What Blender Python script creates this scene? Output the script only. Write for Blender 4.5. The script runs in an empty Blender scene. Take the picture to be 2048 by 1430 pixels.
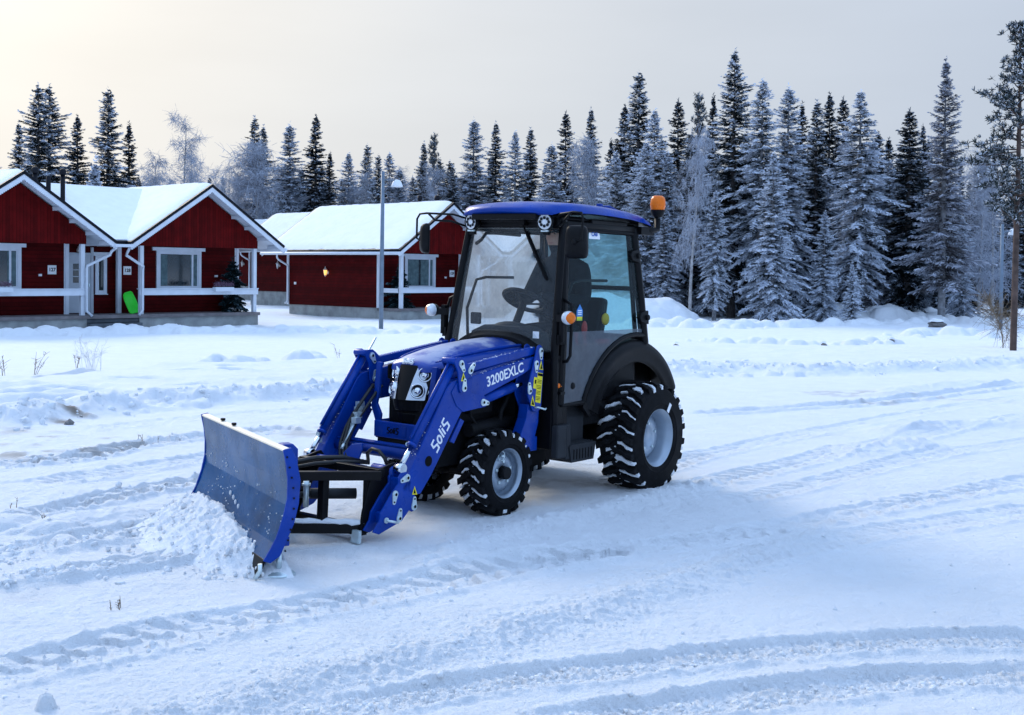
import bpy, bmesh, math, random
import numpy as np
from mathutils import Vector, Matrix
rad = math.radians
rng = np.random.default_rng(7)
random.seed(7)
sc = bpy.context.scene
COL = sc.collection

# ------------------------------------------------------------------ camera, sky, sun, exposure
CAM_H = 1.67
cam_data = bpy.data.cameras.new('camera')
cam = bpy.data.objects.new('camera', cam_data)
COL.objects.link(cam)
cam_data.sensor_width = 36.0
cam_data.lens = 36.0 * 2400 / 2048
cam_data.shift_y = -107 / 2048
cam_data.clip_start = 0.1
cam_data.clip_end = 3000
PITCH, ROLL = rad(1.5), 0.011
fwd = Vector((0, math.cos(PITCH), -math.sin(PITCH)))
r0 = Vector((1, 0, 0)); u0 = r0.cross(fwd)
rt = r0 * math.cos(ROLL) + u0 * math.sin(ROLL)
upv = -r0 * math.sin(ROLL) + u0 * math.cos(ROLL)
cam.matrix_world = Matrix(((rt.x, upv.x, -fwd.x, 0), (rt.y, upv.y, -fwd.y, 0), (rt.z, upv.z, -fwd.z, CAM_H), (0, 0, 0, 1)))
sc.camera = cam
sc.view_settings.view_transform = 'Standard'
sc.view_settings.look = 'None'
sc.view_settings.exposure = 0.32
sc.view_settings.gamma = 1.0
sc.view_settings.use_curve_mapping = False
sc.cycles.max_bounces = 8
sc.cycles.transparent_max_bounces = 16

SUN_AZ, SUN_EL = rad(-33), rad(30)          # azimuth measured from +Y towards +X
SDIR = Vector((math.sin(SUN_AZ) * math.cos(SUN_EL), math.cos(SUN_AZ) * math.cos(SUN_EL), math.sin(SUN_EL)))
world = bpy.data.worlds.new('World'); sc.world = world
world.use_nodes = True
nt = world.node_tree; nt.nodes.clear()
def N(tree, kind, **kw):
    n = tree.nodes.new(kind)
    for k, v in kw.items(): setattr(n, k, v)
    return n
def ramp_set(r, stops):
    el = r.color_ramp.elements
    while len(el) > 1: el.remove(el[-1])
    el[0].position = stops[0][0]; el[0].color = (*stops[0][1], 1)
    for p, c in stops[1:]:
        e = el.new(p); e.color = (*c, 1)
tc = N(nt, 'ShaderNodeTexCoord')
dot = N(nt, 'ShaderNodeVectorMath', operation='DOT_PRODUCT'); dot.inputs[1].default_value = SDIR
nt.links.new(tc.outputs['Generated'], dot.inputs[0])
ra = N(nt, 'ShaderNodeValToRGB')
ramp_set(ra, [(0.0, (.32, .49, .78)), (.30, (.35, .435, .58)), (.47, (.40, .47, .59)), (.74, (.505, .545, .605)), (.84, (.59, .61, .635)), (.90, (.67, .665, .65)), (.94, (.78, .765, .72)), (.97, (1.6, 1.5, 1.3)), (.995, (2.6, 2.4, 2.0))])
nt.links.new(dot.outputs['Value'], ra.inputs[0])
sep = N(nt, 'ShaderNodeSeparateXYZ'); nt.links.new(tc.outputs['Generated'], sep.inputs[0])
mr = N(nt, 'ShaderNodeMapRange', interpolation_type='SMOOTHSTEP'); mr.inputs[1].default_value = .18; mr.inputs[2].default_value = .75
nt.links.new(sep.outputs['Z'], mr.inputs[0])
sn = N(nt, 'ShaderNodeTexNoise'); sn.inputs['Scale'].default_value = 2.2; sn.inputs['Detail'].default_value = 5
sm = N(nt, 'ShaderNodeMapping'); sm.inputs['Scale'].default_value = (1, 1, 4.5); nt.links.new(tc.outputs['Generated'], sm.inputs[0]); nt.links.new(sm.outputs[0], sn.inputs['Vector'])
sr = N(nt, 'ShaderNodeMapRange'); sr.inputs[1].default_value = .3; sr.inputs[2].default_value = .7; sr.inputs[3].default_value = .95; sr.inputs[4].default_value = 1.05; nt.links.new(sn.outputs[0], sr.inputs[0])
sv = N(nt, 'ShaderNodeVectorMath', operation='SCALE'); nt.links.new(ra.outputs[0], sv.inputs[0]); nt.links.new(sr.outputs[0], sv.inputs['Scale'])
mz = N(nt, 'ShaderNodeMixRGB'); mz.inputs[2].default_value = (.58, .85, 1.34, 1)
nt.links.new(mr.outputs[0], mz.inputs[0]); nt.links.new(sv.outputs[0], mz.inputs[1])
sc10 = N(nt, 'ShaderNodeMixRGB', blend_type='MULTIPLY'); sc10.inputs[0].default_value = 1; sc10.inputs[2].default_value = (10, 10, 10, 1)
nt.links.new(mz.outputs[0], sc10.inputs[1])
sky = N(nt, 'ShaderNodeTexSky', sky_type='NISHITA'); sky.sun_disc = False
sky.sun_elevation = SUN_EL; sky.sun_rotation = SUN_AZ; sky.dust_density = 3.0; sky.air_density = 1.2
mx = N(nt, 'ShaderNodeMixRGB'); mx.inputs[0].default_value = .93
nt.links.new(sky.outputs[0], mx.inputs[1]); nt.links.new(sc10.outputs[0], mx.inputs[2])
bg = N(nt, 'ShaderNodeBackground'); bg.inputs[1].default_value = .1
nt.links.new(mx.outputs[0], bg.inputs[0])
wo = N(nt, 'ShaderNodeOutputWorld'); nt.links.new(bg.outputs[0], wo.inputs[0])

sun_d = bpy.data.lights.new('sun', 'SUN'); sun_d.energy = 1.5; sun_d.angle = rad(20.0); sun_d.color = (1, .92, .78)
sun = bpy.data.objects.new('sun', sun_d); COL.objects.link(sun)
sun.rotation_mode = 'QUATERNION'; sun.rotation_quaternion = SDIR.to_track_quat('Z', 'Y')
sun.location = (-20, 20, 20)

# ------------------------------------------------------------------ helpers
class MB:
    """collects shapes and links them as ONE mesh object"""
    def __init__(s): s.v = []; s.f = []; s.m = []; s.s = []
    def add(s, vs, fs, mat=0, smooth=False):
        o = len(s.v); s.v.extend([tuple(map(float, q)) for q in vs])
        for f in fs:
            s.f.append(tuple(i + o for i in f)); s.m.append(mat); s.s.append(smooth)
        return s
    def box(s, c, d, mat=0, rot=None):
        hx, hy, hz = d[0] / 2, d[1] / 2, d[2] / 2
        vs = [Vector((x, y, z)) for x in (-hx, hx) for y in (-hy, hy) for z in (-hz, hz)]
        if rot is not None: vs = [rot @ q for q in vs]
        vs = [q + Vector(c) for q in vs]
        return s.add(vs, [(0, 1, 3, 2), (4, 6, 7, 5), (0, 4, 5, 1), (2, 3, 7, 6), (0, 2, 6, 4), (1, 5, 7, 3)], mat)
    def b2(s, a, b, mat=0):
        return s.box([(a[i] + b[i]) / 2 for i in range(3)], [abs(b[i] - a[i]) for i in range(3)], mat)
    def bar(s, p, q, w, h, up=(0, 0, 1), mat=0):
        p, q = Vector(p), Vector(q); d = q - p; L = d.length; d.normalize()
        a = Vector(up).cross(d)
        if a.length < 1e-4: a = Vector((1, 0, 0)).cross(d)
        a.normalize(); b = d.cross(a)
        R = Matrix((d, a, b)).transposed()
        return s.box((p + q) / 2, (L, w, h), mat, R)
    def prism(s, poly, fn, w0, w1, mat=0):
        n = len(poly)
        vs = [fn(u, v, w0) for u, v in poly] + [fn(u, v, w1) for u, v in poly]
        fs = [tuple(range(n)), tuple(range(2 * n - 1, n - 1, -1))] + [(i, i + n, (i + 1) % n + n, (i + 1) % n) for i in range(n)]
        return s.add(vs, fs, mat)
    def xz(s, poly, y0, y1, mat=0): return s.prism(poly, lambda u, v, w: (u, w, v), y0, y1, mat)
    def tube(s, path, r, n=8, mat=0, closed=False, smooth=True, caps=True):
        P = [Vector(p) for p in path]; m = len(P)
        rs = r if hasattr(r, '__len__') else [r] * m
        vs = []; prev = None
        for i in range(m):
            if closed: t = P[(i + 1) % m] - P[i - 1]
            else: t = P[min(i + 1, m - 1)] - P[max(i - 1, 0)]
            t.normalize()
            if prev is None:
                a = t.cross(Vector((0, 0, 1)))
                if a.length < .05: a = t.cross(Vector((0, 1, 0)))
            else: a = prev - t * prev.dot(t)
            a.normalize(); prev = a; b = t.cross(a)
            for k in range(n):
                g = 2 * math.pi * (k + .5) / n
                vs.append(P[i] + (a * math.cos(g) + b * math.sin(g)) * rs[i])
        fs = []
        for i in range(m if closed else m - 1):
            j = (i + 1) % m
            for k in range(n):
                fs.append((i * n + k, i * n + (k + 1) % n, j * n + (k + 1) % n, j * n + k))
        s.add(vs, fs, mat, smooth)
        if not closed and caps:
            s.add(vs[:n], [tuple(range(n))], mat); s.add(vs[-n:], [tuple(range(n))], mat)
        return s
    def cyl(s, p, q, r, r2=None, n=16, mat=0): return s.tube([p, q], [r, r if r2 is None else r2], n, mat)
    def lathe(s, prof, org, axis, n=32, a0=0, a1=2 * math.pi, mat=0, ref=None, smooth=True):
        ax = Vector(axis).normalized(); e1 = Vector(ref) if ref else (ax.cross(Vector((0, 0, 1))) if abs(ax.z) < .9 else Vector((1, 0, 0)))
        e1.normalize(); e2 = ax.cross(e1); full = abs(a1 - a0 - 2 * math.pi) < 1e-6
        m = n if full else n + 1; k = len(prof); org = Vector(org); vs = []
        for i in range(m):
            g = a0 + (a1 - a0) * i / n
            d = e1 * math.cos(g) + e2 * math.sin(g)
            for r, h in prof: vs.append(org + d * r + ax * h)
        fs = []
        for i in range(n):
            j = (i + 1) % m
            for q in range(k - 1): fs.append((i * k + q, i * k + q + 1, j * k + q + 1, j * k + q))
        return s.add(vs, fs, mat, smooth)
    def ball(s, c, r, n=12, mat=0):
        c = Vector(c); rx, ry, rz = r if hasattr(r, '__len__') else (r, r, r)
        prof = [(math.sin(math.pi * i / n), -math.cos(math.pi * i / n)) for i in range(n + 1)]
        vs = []; k = n + 1; m = 2 * n
        for i in range(m):
            g = 2 * math.pi * i / m
            for a, h in prof: vs.append((c.x + rx * a * math.cos(g), c.y + ry * a * math.sin(g), c.z + rz * h))
        fs = [(i * k + q, i * k + q + 1, ((i + 1) % m) * k + q + 1, ((i + 1) % m) * k + q) for i in range(m) for q in range(n)]
        return s.add(vs, fs, mat, True)
    def grid(s, rows, mat=0, smooth=True):
        n = len(rows[0]); vs = [q for r in rows for q in r]
        fs = [(i * n + j, i * n + j + 1, (i + 1) * n + j + 1, (i + 1) * n + j) for i in range(len(rows) - 1) for j in range(n - 1)]
        return s.add(vs, fs, mat, smooth)
    def build(s, name, mats, parent=None, bevel=0, recalc=True, seg=2):
        me = bpy.data.meshes.new(name)
        me.from_pydata(s.v, [], s.f)
        for m in (mats if isinstance(mats, (list, tuple)) else [mats]): me.materials.append(m)
        me.polygons.foreach_set('material_index', s.m)
        me.polygons.foreach_set('use_smooth', s.s)
        if recalc:
            b = bmesh.new(); b.from_mesh(me)
            bmesh.ops.remove_doubles(b, verts=b.verts, dist=1e-5)
            bmesh.ops.recalc_face_normals(b, faces=b.faces); b.to_mesh(me); b.free()
        o = bpy.data.objects.new(name, me); COL.objects.link(o)
        if parent is not None: o.parent = parent
        if bevel:
            bm_ = o.modifiers.new('bevel', 'BEVEL'); bm_.width = bevel; bm_.segments = seg; bm_.limit_method = 'ANGLE'; bm_.angle_limit = rad(40)
        return o
def tag(o, label=None, cat=None, group=None, kind=None):
    for k, v in (('label', label), ('category', cat), ('group', group), ('kind', kind)):
        if v: o[k] = v
    return o
def empty(name, loc=(0, 0, 0), rz=0, parent=None):
    o = bpy.data.objects.new(name, None); COL.objects.link(o)
    o.empty_display_size = .2; o.location = loc; o.rotation_euler = (0, 0, rz)
    if parent is not None: o.parent = parent
    return o
def kids(o): return [c for c in bpy.data.objects if c.parent == o]
def raw_mesh(name, V, F, mats, smooth=True, parent=None, attrs=None, mi=None):
    """fast numpy mesh; F is an (n,3) or (n,4) array"""
    V = np.asarray(V, np.float32); F = np.asarray(F, np.int32); k = F.shape[1]
    me = bpy.data.meshes.new(name)
    me.vertices.add(len(V)); me.vertices.foreach_set('co', V.ravel())
    me.loops.add(F.size); me.loops.foreach_set('vertex_index', F.ravel())
    me.polygons.add(len(F)); me.polygons.foreach_set('loop_start', np.arange(0, F.size, k, dtype=np.int32))
    try: me.polygons.foreach_set('loop_total', np.full(len(F), k, np.int32))
    except Exception: pass
    for m in (mats if isinstance(mats, (list, tuple)) else [mats]): me.materials.append(m)
    if mi is not None: me.polygons.foreach_set('material_index', np.asarray(mi, np.int32))
    me.polygons.foreach_set('use_smooth', np.full(len(F), smooth, bool))
    for nm, a in (attrs or {}).items():
        at = me.attributes.new(nm, 'FLOAT', 'POINT'); at.data.foreach_set('value', np.asarray(a, np.float32))
    me.update(); me.validate()
    o = bpy.data.objects.new(name, me); COL.objects.link(o)
    if parent is not None: o.parent = parent
    return o

# ------------------------------------------------------------------ materials
MATS = {}
def mat(name, base, rough=.5, metal=0., var=.12, scale=8., bump=0., bscale=60., coat=0., spec=.5, rvar=0., dust=0.):
    m = bpy.data.materials.new(name); m.use_nodes = True; t = m.node_tree
    p = t.nodes['Principled BSDF']
    p.inputs['Roughness'].default_value = rough; p.inputs['Metallic'].default_value = metal
    p.inputs['Coat Weight'].default_value = coat; p.inputs['Coat Roughness'].default_value = .12
    p.inputs['Specular IOR Level'].default_value = spec
    co = N(t, 'ShaderNodeTexCoord')
    no = N(t, 'ShaderNodeTexNoise'); no.inputs['Scale'].default_value = scale; no.inputs['Detail'].default_value = 5
    t.links.new(co.outputs['Object'], no.inputs['Vector'])
    r = N(t, 'ShaderNodeValToRGB')
    ramp_set(r, [(.3, tuple(c * (1 - var) for c in base)), (.7, tuple(min(1, c * (1 + var)) for c in base))])
    t.links.new(no.outputs[0], r.inputs[0]); t.links.new(r.outputs[0], p.inputs['Base Color'])
    if rvar:
        q = N(t, 'ShaderNodeMapRange'); q.inputs[1].default_value = .3; q.inputs[2].default_value = .7
        q.inputs[3].default_value = max(0, rough - rvar); q.inputs[4].default_value = min(1, rough + rvar)
        n3 = N(t, 'ShaderNodeTexNoise'); n3.inputs['Scale'].default_value = scale * 2.3; n3.inputs['Detail'].default_value = 6
        t.links.new(co.outputs['Object'], n3.inputs['Vector'])
        t.links.new(n3.outputs[0], q.inputs[0]); t.links.new(q.outputs[0], p.inputs['Roughness'])
    if bump:
        n2 = N(t, 'ShaderNodeTexNoise'); n2.inputs['Scale'].default_value = bscale; n2.inputs['Detail'].default_value = 4
        t.links.new(co.outputs['Object'], n2.inputs['Vector'])
        b = N(t, 'ShaderNodeBump'); b.inputs['Strength'].default_value = bump; b.inputs['Distance'].default_value = .01
        t.links.new(n2.outputs[0], b.inputs['Height']); t.links.new(b.outputs[0], p.inputs['Normal'])
    if dust:                                    # thin dried salt film and scuffs
        src = p.inputs['Base Color'].links[0].from_socket
        n4 = N(t, 'ShaderNodeTexNoise'); n4.inputs['Scale'].default_value = 4.5; n4.inputs['Detail'].default_value = 12; n4.inputs['Roughness'].default_value = .78
        t.links.new(co.outputs['Object'], n4.inputs['Vector'])
        q4 = N(t, 'ShaderNodeMapRange'); q4.inputs[1].default_value = .52; q4.inputs[2].default_value = .74; q4.inputs[4].default_value = dust
        t.links.new(n4.outputs[0], q4.inputs[0])
        m4 = N(t, 'ShaderNodeMixRGB'); m4.inputs[2].default_value = (.26, .28, .32, 1)
        t.links.new(q4.outputs[0], m4.inputs[0]); t.links.new(src, m4.inputs[1]); t.links.new(m4.outputs[0], p.inputs['Base Color'])
    MATS[name] = m
    return m
def glass(name, tint, film, filmcol=(.75, .78, .8), gloss=.12, streak=0.):
    m = bpy.data.materials.new(name); m.use_nodes = True; t = m.node_tree; t.nodes.clear()
    out = N(t, 'ShaderNodeOutputMaterial')
    tr = N(t, 'ShaderNodeBsdfTransparent'); tr.inputs[0].default_value = (*tint, 1)
    df = N(t, 'ShaderNodeBsdfDiffuse'); df.inputs[0].default_value = (*filmcol, 1)
    tl = N(t, 'ShaderNodeBsdfTranslucent'); tl.inputs[0].default_value = (*filmcol, 1)
    m0 = N(t, 'ShaderNodeMixShader'); m0.inputs[0].default_value = .5
    t.links.new(df.outputs[0], m0.inputs[1]); t.links.new(tl.outputs[0], m0.inputs[2])
    co = N(t, 'ShaderNodeTexCoord')
    no = N(t, 'ShaderNodeTexNoise'); no.inputs['Scale'].default_value = 3; no.inputs['Detail'].default_value = 12; no.inputs['Roughness'].default_value = .75
    t.links.new(co.outputs['Object'], no.inputs['Vector'])
    q = N(t, 'ShaderNodeMapRange'); q.inputs[1].default_value = .35; q.inputs[2].default_value = .7
    q.inputs[3].default_value = film * (1 - streak); q.inputs[4].default_value = film * (1 + streak)
    t.links.new(no.outputs[0], q.inputs[0])
    m1 = N(t, 'ShaderNodeMixShader'); t.links.new(q.outputs[0], m1.inputs[0])
    t.links.new(tr.outputs[0], m1.inputs[1]); t.links.new(m0.outputs[0], m1.inputs[2])
    gl = N(t, 'ShaderNodeBsdfGlossy'); gl.inputs['Roughness'].default_value = .03
    fr = N(t, 'ShaderNodeLayerWeight'); fr.inputs[0].default_value = .5
    pw = N(t, 'ShaderNodeMath', operation='POWER'); pw.inputs[1].default_value = 3.5; t.links.new(fr.outputs['Facing'], pw.inputs[0])
    mm = N(t, 'ShaderNodeMath', operation='MULTIPLY_ADD'); mm.inputs[1].default_value = gloss * 5; mm.inputs[2].default_value = .022; mm.use_clamp = True
    t.links.new(pw.outputs[0], mm.inputs[0])
    m2 = N(t, 'ShaderNodeMixShader'); t.links.new(mm.outputs[0], m2.inputs[0])
    t.links.new(m1.outputs[0], m2.inputs[1]); t.links.new(gl.outputs[0], m2.inputs[2])
    t.links.new(m2.outputs[0], out.inputs[0])
    return m
def pale_top_paint(name, base):  # paint with patchy pale grey mixed in on upward faces
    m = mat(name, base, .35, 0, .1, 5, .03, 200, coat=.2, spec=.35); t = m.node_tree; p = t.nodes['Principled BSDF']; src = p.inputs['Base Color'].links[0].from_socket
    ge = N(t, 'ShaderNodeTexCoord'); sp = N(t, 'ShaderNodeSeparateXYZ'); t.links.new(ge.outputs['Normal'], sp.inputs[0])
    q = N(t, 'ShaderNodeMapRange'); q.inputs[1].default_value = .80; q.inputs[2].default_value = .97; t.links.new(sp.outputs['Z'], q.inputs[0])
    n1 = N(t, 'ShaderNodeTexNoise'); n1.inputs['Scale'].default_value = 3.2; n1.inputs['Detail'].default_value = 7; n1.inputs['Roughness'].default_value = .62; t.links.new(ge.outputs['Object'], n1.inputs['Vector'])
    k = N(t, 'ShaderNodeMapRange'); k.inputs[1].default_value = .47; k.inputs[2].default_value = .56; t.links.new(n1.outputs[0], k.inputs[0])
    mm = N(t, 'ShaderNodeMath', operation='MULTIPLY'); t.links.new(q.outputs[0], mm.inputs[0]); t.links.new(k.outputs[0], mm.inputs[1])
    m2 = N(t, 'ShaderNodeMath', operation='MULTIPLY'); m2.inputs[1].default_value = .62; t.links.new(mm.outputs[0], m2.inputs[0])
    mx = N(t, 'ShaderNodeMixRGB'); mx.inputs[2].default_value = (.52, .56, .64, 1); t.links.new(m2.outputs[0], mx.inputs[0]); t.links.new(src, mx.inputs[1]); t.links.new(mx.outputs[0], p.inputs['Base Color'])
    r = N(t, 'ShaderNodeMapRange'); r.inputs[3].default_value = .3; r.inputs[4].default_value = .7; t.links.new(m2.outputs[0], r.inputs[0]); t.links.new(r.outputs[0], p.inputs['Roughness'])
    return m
def snow_mat(name, bump=.5, scale=90., dirt=False):
    m = mat(name, (.87, .885, .905), .75, 0, .03, 3., 0, 60, spec=.25); t = m.node_tree; p = t.nodes['Principled BSDF']
    co = N(t, 'ShaderNodeTexCoord')
    n1 = N(t, 'ShaderNodeTexNoise'); n1.inputs['Scale'].default_value = scale; n1.inputs['Detail'].default_value = 6; n1.inputs['Roughness'].default_value = .7
    t.links.new(co.outputs['Object'], n1.inputs['Vector'])
    b = N(t, 'ShaderNodeBump'); b.inputs['Strength'].default_value = bump; b.inputs['Distance'].default_value = .035
    t.links.new(n1.outputs[0], b.inputs['Height'])
    n2 = N(t, 'ShaderNodeTexNoise'); n2.inputs['Scale'].default_value = scale * .12; n2.inputs['Detail'].default_value = 8
    t.links.new(co.outputs['Object'], n2.inputs['Vector'])
    b2 = N(t, 'ShaderNodeBump'); b2.inputs['Strength'].default_value = bump * .8; b2.inputs['Distance'].default_value = .03
    t.links.new(n2.outputs[0], b2.inputs['Height']); t.links.new(b.outputs[0], b2.inputs['Normal'])
    t.links.new(b2.outputs[0], p.inputs['Normal'])
    if dirt:
        src = p.inputs['Base Color'].links[0].from_socket
        at = N(t, 'ShaderNodeAttribute'); at.attribute_name = 'dirt'
        mx = N(t, 'ShaderNodeMixRGB'); mx.inputs[2].default_value = (.16, .115, .07, 1)
        t.links.new(at.outputs['Fac'], mx.inputs[0]); t.links.new(src, mx.inputs[1]); t.links.new(mx.outputs[0], p.inputs['Base Color'])
    return m
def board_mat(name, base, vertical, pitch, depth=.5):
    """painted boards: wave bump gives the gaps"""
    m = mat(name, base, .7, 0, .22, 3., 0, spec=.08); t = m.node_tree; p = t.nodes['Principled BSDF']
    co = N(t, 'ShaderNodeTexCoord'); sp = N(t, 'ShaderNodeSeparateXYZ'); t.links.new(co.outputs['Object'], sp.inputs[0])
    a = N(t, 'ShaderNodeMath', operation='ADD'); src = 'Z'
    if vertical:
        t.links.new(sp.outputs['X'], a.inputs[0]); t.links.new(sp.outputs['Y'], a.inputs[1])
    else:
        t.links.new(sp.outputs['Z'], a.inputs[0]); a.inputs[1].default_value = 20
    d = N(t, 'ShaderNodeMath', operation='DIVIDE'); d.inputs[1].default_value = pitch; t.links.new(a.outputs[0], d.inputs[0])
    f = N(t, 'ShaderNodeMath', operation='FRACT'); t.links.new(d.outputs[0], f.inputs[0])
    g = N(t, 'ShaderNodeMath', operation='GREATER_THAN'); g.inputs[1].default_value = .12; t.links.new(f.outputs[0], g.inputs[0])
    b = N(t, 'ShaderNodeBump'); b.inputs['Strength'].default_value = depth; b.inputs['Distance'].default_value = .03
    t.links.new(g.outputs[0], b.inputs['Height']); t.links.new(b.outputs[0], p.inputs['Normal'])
    # colour darkened at the gap between boards, and board-to-board tone
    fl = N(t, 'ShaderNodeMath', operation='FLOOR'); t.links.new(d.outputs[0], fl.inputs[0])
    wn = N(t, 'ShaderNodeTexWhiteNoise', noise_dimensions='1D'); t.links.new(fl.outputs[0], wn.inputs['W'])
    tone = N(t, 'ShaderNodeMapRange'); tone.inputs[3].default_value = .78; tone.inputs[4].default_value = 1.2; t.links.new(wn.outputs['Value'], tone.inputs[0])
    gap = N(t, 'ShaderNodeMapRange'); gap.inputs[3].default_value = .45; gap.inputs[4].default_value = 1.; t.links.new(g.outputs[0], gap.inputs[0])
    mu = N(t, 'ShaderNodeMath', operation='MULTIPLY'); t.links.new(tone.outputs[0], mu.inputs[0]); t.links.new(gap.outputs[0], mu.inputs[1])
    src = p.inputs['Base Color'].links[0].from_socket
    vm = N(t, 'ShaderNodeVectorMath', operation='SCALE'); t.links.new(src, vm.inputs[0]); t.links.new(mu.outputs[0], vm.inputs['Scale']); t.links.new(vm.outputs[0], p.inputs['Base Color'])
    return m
M_snow = snow_mat('snow', .75, 80., True)
M_heap = snow_mat('loose_snow', .6, 60.)
M_roofsnow = snow_mat('roof_snow', .25, 30.)
M_blue = mat('blue_paint', (.0005, .040, .30), .34, 0, .15, 5, .03, 200, coat=.12, spec=.16, rvar=.12, dust=.09)
M_bluedk = mat('blue_inner_paint', (.0005, .034, .25), .42, 0, .15, 5, .03, 200, coat=.05, spec=.16, dust=.10)
M_bluepale = pale_top_paint('pale_topped_blue_paint', (.0005, .040, .30))
M_blade = mat('blade_steel', (.003, .066, .18), .25, 0, .4, 3, .04, 40, spec=.35, rvar=.08, dust=.03)
M_sunedge = mat('sunlit_edge', (.75, .66, .52), .5, 0, .1, 6)  # warm sunlight on the blade's top edge, put into the colour
M_black = mat('black_plastic', (.005, .005, .006), .5, 0, .25, 9, .05, 150, spec=.15, dust=.025)
M_blackm = mat('black_metal', (.004, .004, .005), .42, 0, .25, 9, .03, 90, spec=.15)
M_dark = mat('dark_engine', (.004, .004, .005), .65, 0, .4, 9, .3, 40, spec=.2)
M_grey = mat('dark_grey_plastic', (.024, .026, .030), .55, 0, .15, 9, .06, 200, spec=.15)
M_rubber = mat('tyre_rubber', (.007, .007, .008), .75, 0, .3, 14, .15, 120, spec=.1, dust=.06)
M_rim = mat('silver_rim', (.36, .42, .49), .33, .35, .12, 5, .02, 100, dust=.15)
M_silver = mat('silver_plastic', (.62, .65, .70), .28, .7, .04, 5)
M_chrome = mat('chrome', (.75, .77, .80), .08, 1., .03, 5)
M_zinc = mat('zinc_plate', (.62, .72, .74), .35, .6, .12, 30)
M_white = mat('white_paint', (.78, .79, .80), .5, 0, .05, 5)
M_decal = mat('white_decal', (.85, .86, .88), .5, 0, .02, 5)
M_yellow = mat('yellow_decal', (.85, .72, .01), .5, 0, .05, 20)
M_ink = mat('black_ink', (.004, .004, .004), .7, 0, .05, 20, spec=.1)
M_orange = mat('orange_lens', (.85, .17, .004), .2, 0, .1, 30, coat=.15, spec=.25)
M_clear = mat('clear_lens', (.74, .77, .80), .18, 0., .15, 40, .2, 80, coat=.5)
M_red = mat('red_plastic', (.55, .03, .02), .45, 0, .1, 9)
M_hose = mat('hose_rubber', (.010, .010, .010), .5, 0, .2, 20)
M_gwind = glass('windscreen_glass', (.92, .94, .93), .09, (.60, .66, .72), .12, .25)
M_gdoor = glass('door_glass', (.68, .89, .91), .012, (.45, .72, .80), .06, .8)
M_gfrost = glass('frosted_glass', (.55, .84, .87), .46, (.56, .86, .92), .06, .35)
M_gfrostw = glass('frosted_clear_glass', (.82, .85, .87), .60, (.74, .81, .90), .06, .35)
M_glow = glass('lower_door_glass', (.50, .53, .58), .46, (.34, .39, .46), .05, .25)
M_gwin = mat('window_pane', (.015, .025, .03), .06, 0, .3, 2, spec=.8)
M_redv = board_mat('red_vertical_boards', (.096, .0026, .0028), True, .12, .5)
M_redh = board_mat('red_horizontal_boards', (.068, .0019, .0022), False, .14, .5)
M_trim = mat('white_trim', (.66, .70, .76), .55, 0, .06, 3)
M_roof = mat('dark_roof_edge', (.007, .008, .013), .5, 0, .2, 3, spec=.15)
M_conc = mat('concrete', (.30, .31, .30), .85, 0, .25, 2.5, .3, 30)
M_deck = mat('deck_wood', (.17, .15, .15), .7, 0, .25, 4, .2, 30)
M_step = mat('step_wood', (.10, .115, .13), .7, 0, .25, 4, .2, 30)
M_door = mat('white_door', (.46, .50, .55), .5, 0, .05, 3)
M_curt = mat('curtain', (.10, .16, .17), .8, 0, .3, 6)
M_green = mat('green_sled_plastic', (.02, .75, .02), .35, 0, .06, 5)
M_heather = mat('heather', (.16, .09, .14), .8, 0, .4, 30)
M_pole = mat('galvanised_pole', (.16, .21, .27), .5, .3, .12, 5)
M_wlamp = mat('lamp_shade_snowy', (.80, .82, .85), .5, 0, .04, 5)
M_brass = mat('wall_lamp_metal', (.60, .55, .50), .35, .4, .1, 20)
M_stone = mat('boulder_stone', (.18, .17, .165), .85, 0, .3, 4, .5, 12)
M_dry = mat('dry_stalk', (.20, .15, .10), .8, 0, .2, 20)
M_frostw = mat('frosted_stalk', (.70, .70, .70), .8, 0, .1, 20)
def emit_mat(name, col, s):
    m = mat(name, col, .3); p = m.node_tree.nodes['Principled BSDF']
    p.inputs['Emission Color'].default_value = (*col, 1); p.inputs['Emission Strength'].default_value = s
    return m
M_bulb = emit_mat('lit_bulb', (1., .45, .10), 1.6)

# ------------------------------------------------------------------ terrain
def base_z(Y):
    t = np.clip((np.asarray(Y, float) - 12) / 33, 0, 1)
    return -.5 * t * t * (3 - 2 * t)
def pixel_ray(px, py): return fwd + rt * ((px - 1024) / 2400) + upv * ((608 - py) / 2400)
def G(px, py):
    """the ground point seen at a photograph pixel"""
    r = pixel_ray(px, py); z = 0.
    for _ in range(12):
        q = r * ((z - CAM_H) / r.z); z = float(base_z(q.y))
    return (q.x, q.y)
def P3(px, py, Y):
    r = pixel_ray(px, py); k = Y / r.y
    return Vector((r.x * k, Y, CAM_H + r.z * k))
_lat = [rng.random((256, 256)) for _ in range(6)]
def vnoise(x, y, k=0):
    L = _lat[k % 6]; xi = np.floor(x).astype(int); yi = np.floor(y).astype(int); fx = x - xi; fy = y - yi
    fx = fx * fx * fx * (fx * (fx * 6 - 15) + 10); fy = fy * fy * fy * (fy * (fy * 6 - 15) + 10)
    a = L[xi & 255, yi & 255]; b = L[(xi + 1) & 255, yi & 255]; c = L[xi & 255, (yi + 1) & 255]; d = L[(xi + 1) & 255, (yi + 1) & 255]
    return (a + (b - a) * fx) * (1 - fy) + (c + (d - c) * fx) * fy
def fbm(x, y, f, oct=4, gain=.5, billow=False):
    s = 0; a = 1; t = 0
    for i in range(oct):
        n = vnoise(x * f + 17.3 * i, y * f + 31.7 * i, i)
        n = 2 * n - 1
        if billow: n = 1 - 2 * np.abs(n)
        s = s + a * n; t += a; a *= gain; f *= 2.03
    return s / t
def smooth(e0, e1, x):
    t = np.clip((x - e0) / (e1 - e0), 0, 1); return t * t * (3 - 2 * t)
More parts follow.
